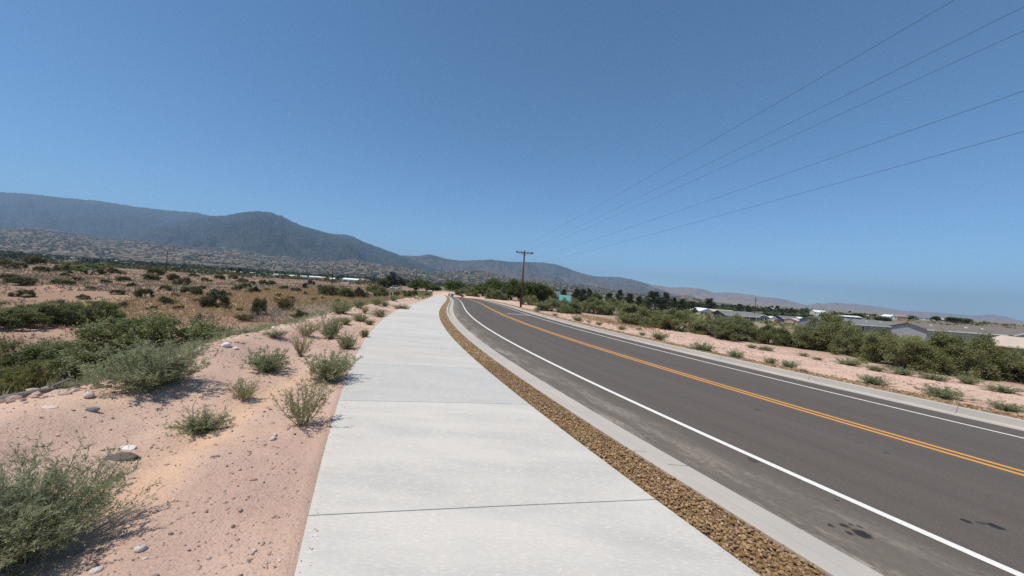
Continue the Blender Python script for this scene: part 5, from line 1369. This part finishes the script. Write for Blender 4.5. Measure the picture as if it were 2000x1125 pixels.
lamp = link('lamp_post', None); x, y = place_at(1513, 140); lamp.location = (x, y, float(terrain(x, y)))
b = MB(); b.tube([(0, 0, -0.2), (0, 0, 3), (0, 0, 5.6)], [0.07, 0.06, 0.05], 8); b.obj('post', M['steel'], lamp); b = MB(); b.box((-0.55, -0.18, 5.55), (0.3, 0.18, 5.85)); b.obj('lamp_head', HM['trim'], lamp)
tag(lamp, 'lamp post with a pale head right of the long grey house', 'lamp post')

# the orange-red machine beyond the shrubs
x, y = place_at(1521, 92); mch = link('loader', None, loc=(x, y, float(terrain(x, y)))); mch.rotation_euler = (0, 0, 0.3)
b = MB(); b.box((-0.75, -0.45, 0.45), (0.55, 0.45, 1.0)); b.box((-0.85, -0.4, 0.6), (-0.751, 0.4, 1.15)); b.obj('body', HM['red_paint'], mch)
b = MB(); b.box((-0.3, -0.4, 1.001), (0.35, 0.4, 1.75)); cab = b.obj('cab', HM['dark_wall'], mch); b = MB(); b.box((-0.38, -0.46, 1.751), (0.43, 0.46, 1.82)); b.obj('cab_roof', HM['red_paint'], cab)
for s in (-1, 1):
    b = MB(); b.tube([(-0.65, s * 0.52, 1.1), (0.6, s * 0.52, 1.25), (1.2, s * 0.52, 0.55)], 0.07, 6); b.obj('boom', HM['red_paint'], mch)
    for wx in (-0.5, 0.45):
        b = MB(); b.tube([(wx, s * 0.46, 0.33), (wx, s * 0.68, 0.33)], 0.33, 14); b.obj('wheel', HM['rubber'], mch)
b = MB(); b.add([(1.1, -0.7, 0.15), (1.1, 0.7, 0.15), (1.6, 0.7, 0.12), (1.6, -0.7, 0.12), (1.1, -0.7, 0.7), (1.1, 0.7, 0.7)], [(0, 1, 2, 3), (0, 4, 5, 1), (0, 3, 4), (1, 5, 2), (3, 2, 5, 4)]); b.obj('bucket', HM['red_paint'], mch)
mch.scale = (0.95, 0.95, 0.8)
tag(mch, 'orange-red loader parked on bare ground beyond the roadside shrubs', 'loader')

# parked cars
def car(px, Y, yaw, label, zoff=0.0):
    x, y = place_at(px, Y); r = link('parked_car', None, loc=(x, y, float(terrain(x, y)) + zoff)); r.rotation_euler = (0, 0, yaw)
    b = MB(); b.add([(-2.2, s * 0.88, z) if False else (X_, s * 0.88, z) for s in (-1, 1) for X_, z in ((-2.2, 0.35), (2.2, 0.35), (2.2, 0.75), (1.2, 0.95), (-2.1, 1.0))], [(4, 3, 2, 1, 0), (5, 6, 7, 8, 9), (0, 1, 6, 5), (1, 2, 7, 6), (2, 3, 8, 7), (3, 4, 9, 8), (4, 0, 5, 9)]); b.obj('body', HM['white_wall'], r)
    b = MB(); b.add([(X_, s * w_, z) for s, in ((-1,), (1,)) for X_, z, w_ in ((-1.9, 1.0, 0.84), (1.1, 0.96, 0.84), (0.4, 1.5, 0.7), (-1.6, 1.52, 0.7))], [(3, 2, 1, 0), (4, 5, 6, 7), (1, 2, 6, 5), (2, 3, 7, 6), (3, 0, 4, 7)]); cb = b.obj('cabin', HM['glass'], r)
    b = MB(); b.box((-1.6, -0.71, 1.522), (0.42, 0.71, 1.56)); b.obj('cabin_roof', HM['white_wall'], cb)
    for wx in (-1.4, 1.35):
        for s in (-1, 1):
            b = MB(); b.tube([(wx, s * 0.7, 0.33), (wx, s * 0.9, 0.33)], 0.33, 14); b.obj('wheel', HM['rubber'], r)
    return tag(r, label, 'car', 'parked cars')
car(773, 165, 0.4, 'white car parked under the tall dark pine left of the path', 0.0)
car(682, 430, 0.1, 'white car parked before the long white metal roofed building', 0.6)

# ------------------------------------------------------------------ the town across the valley
r = house('metal_building', *place_at(688, 470), 0.05, 'long low building with white metal roof in the valley left of the path', 'building', zoff=1.0)
block(r, -11, 9, -6, 6, 3.2, 1.6, HM['white_wall'], HM['white_metal'], HM['trim'])
block(r, 9.3, 15, -7, 6, 3.4, 2.0, HM['terracotta'], HM['orange'], HM['trim'], 'y', names=('wing_wall', 'wing_roof'))
block(r, 15.4, 21, -7, 6, 3.2, 1.8, HM['brown'], HM['shingle_brown'], HM['trim'], 'y', names=('end_wall', 'end_roof'))
for k in range(4): window(r, -9 + 5 * k, -6.005, 1.0, 1.4, 1.2, HM['trim'])
TOWN = [(81, 1500, 30, 'white_metal', 'wide white roofed barn on the far left of the valley'), (115, 1300, 20, 'white_metal', None), (143, 1250, 22, 'tan_metal', None), (178, 1150, 20, 'tan_metal', None), (207, 1150, 18, 'tan_metal', None), (221, 1200, 22, 'tan_metal', None), (240, 1000, 24, 'shingle_grey', None), (262, 1000, 18, 'tan_metal', None), (291, 950, 22, 'shingle_grey', None),
        (336, 620, 8, 'white_metal', 'small bright white building right of the far two-armed pole'), (345, 900, 11, 'tan_metal', None), (378, 880, 14, 'tan_metal', None), (402, 850, 20, 'shingle_grey', None), (418, 850, 18, 'tan_metal', None), (442, 820, 24, 'tan_metal', None), (461, 780, 13, 'tan_metal', None), (474, 780, 10, 'white_metal', None), (494, 760, 16, 'tan_metal', None), (515, 740, 20, 'shingle_grey', None), (542, 720, 16, 'tan_metal', None),
        (558, 700, 18, 'tan_metal', None), (573, 690, 11, 'white_metal', 'bright pinkish white building in the valley, left of the pole by the juniper'), (588, 670, 18, 'tan_metal', None), (608, 650, 8, 'white_metal', None), (620, 640, 9, 'white_metal', None), (636, 620, 18, 'tan_metal', None), (660, 560, 9, 'shingle_brown', None), (839, 600, 9, 'white_metal', 'small white building seen just left of the far path end'), (652, 500, 7, 'white_metal', None)]
vc = {}
for i, (px, Y, wd, rm, lab) in enumerate(TOWN):
    x, y = place_at(px, Y); 
    if not lab:
        side = 'left of the far pole' if px < 324 else 'just right of the far pole' if px < 500 else 'left of the pole by the juniper'; vc[side] = vc.get(side, 0) + 1
        lab2 = ORD[vc[side] - 1] + ' pale roofed valley house from left, ' + side
    r = house('valley_house', x, y, random.Random(i).uniform(-0.4, 0.4), lab or lab2, 'house', None if lab else 'pale roofed houses on the valley floor', zoff=0.3)
    block(r, -wd / 2, wd / 2, -5, 5, 3.2, 1.5, HM['white_wall' if i % 3 else 'tan'], HM[rm], HM['trim'], 'x', 0.3)
# ------------------------------------------------------------------ the dusty summer air of the valley
HAZE_DENSITY = 6.0e-5
hb = MB(); hb.box((-32000, -3000, -120), (32000, 27000, 1750))
t = NT('haze')
pv = t.n('ShaderNodeVolumePrincipled'[10:]) if False else t.t.nodes.new('ShaderNodeVolumePrincipled')
pv.inputs['Color'].default_value = (0.50, 0.70, 0.95, 1.0)
pv.inputs['Density'].default_value = HAZE_DENSITY
pv.inputs['Anisotropy'].default_value = 0.0
t.l(pv.outputs[0], t.out.inputs['Volume'])
t.m.cycles.volume_sampling = 'DISTANCE'; t.m.cycles.homogeneous_volume = True
haze = hb.obj('haze', t.m)
tag(haze, 'thin blue summer haze over the whole valley', 'haze', kind='stuff')
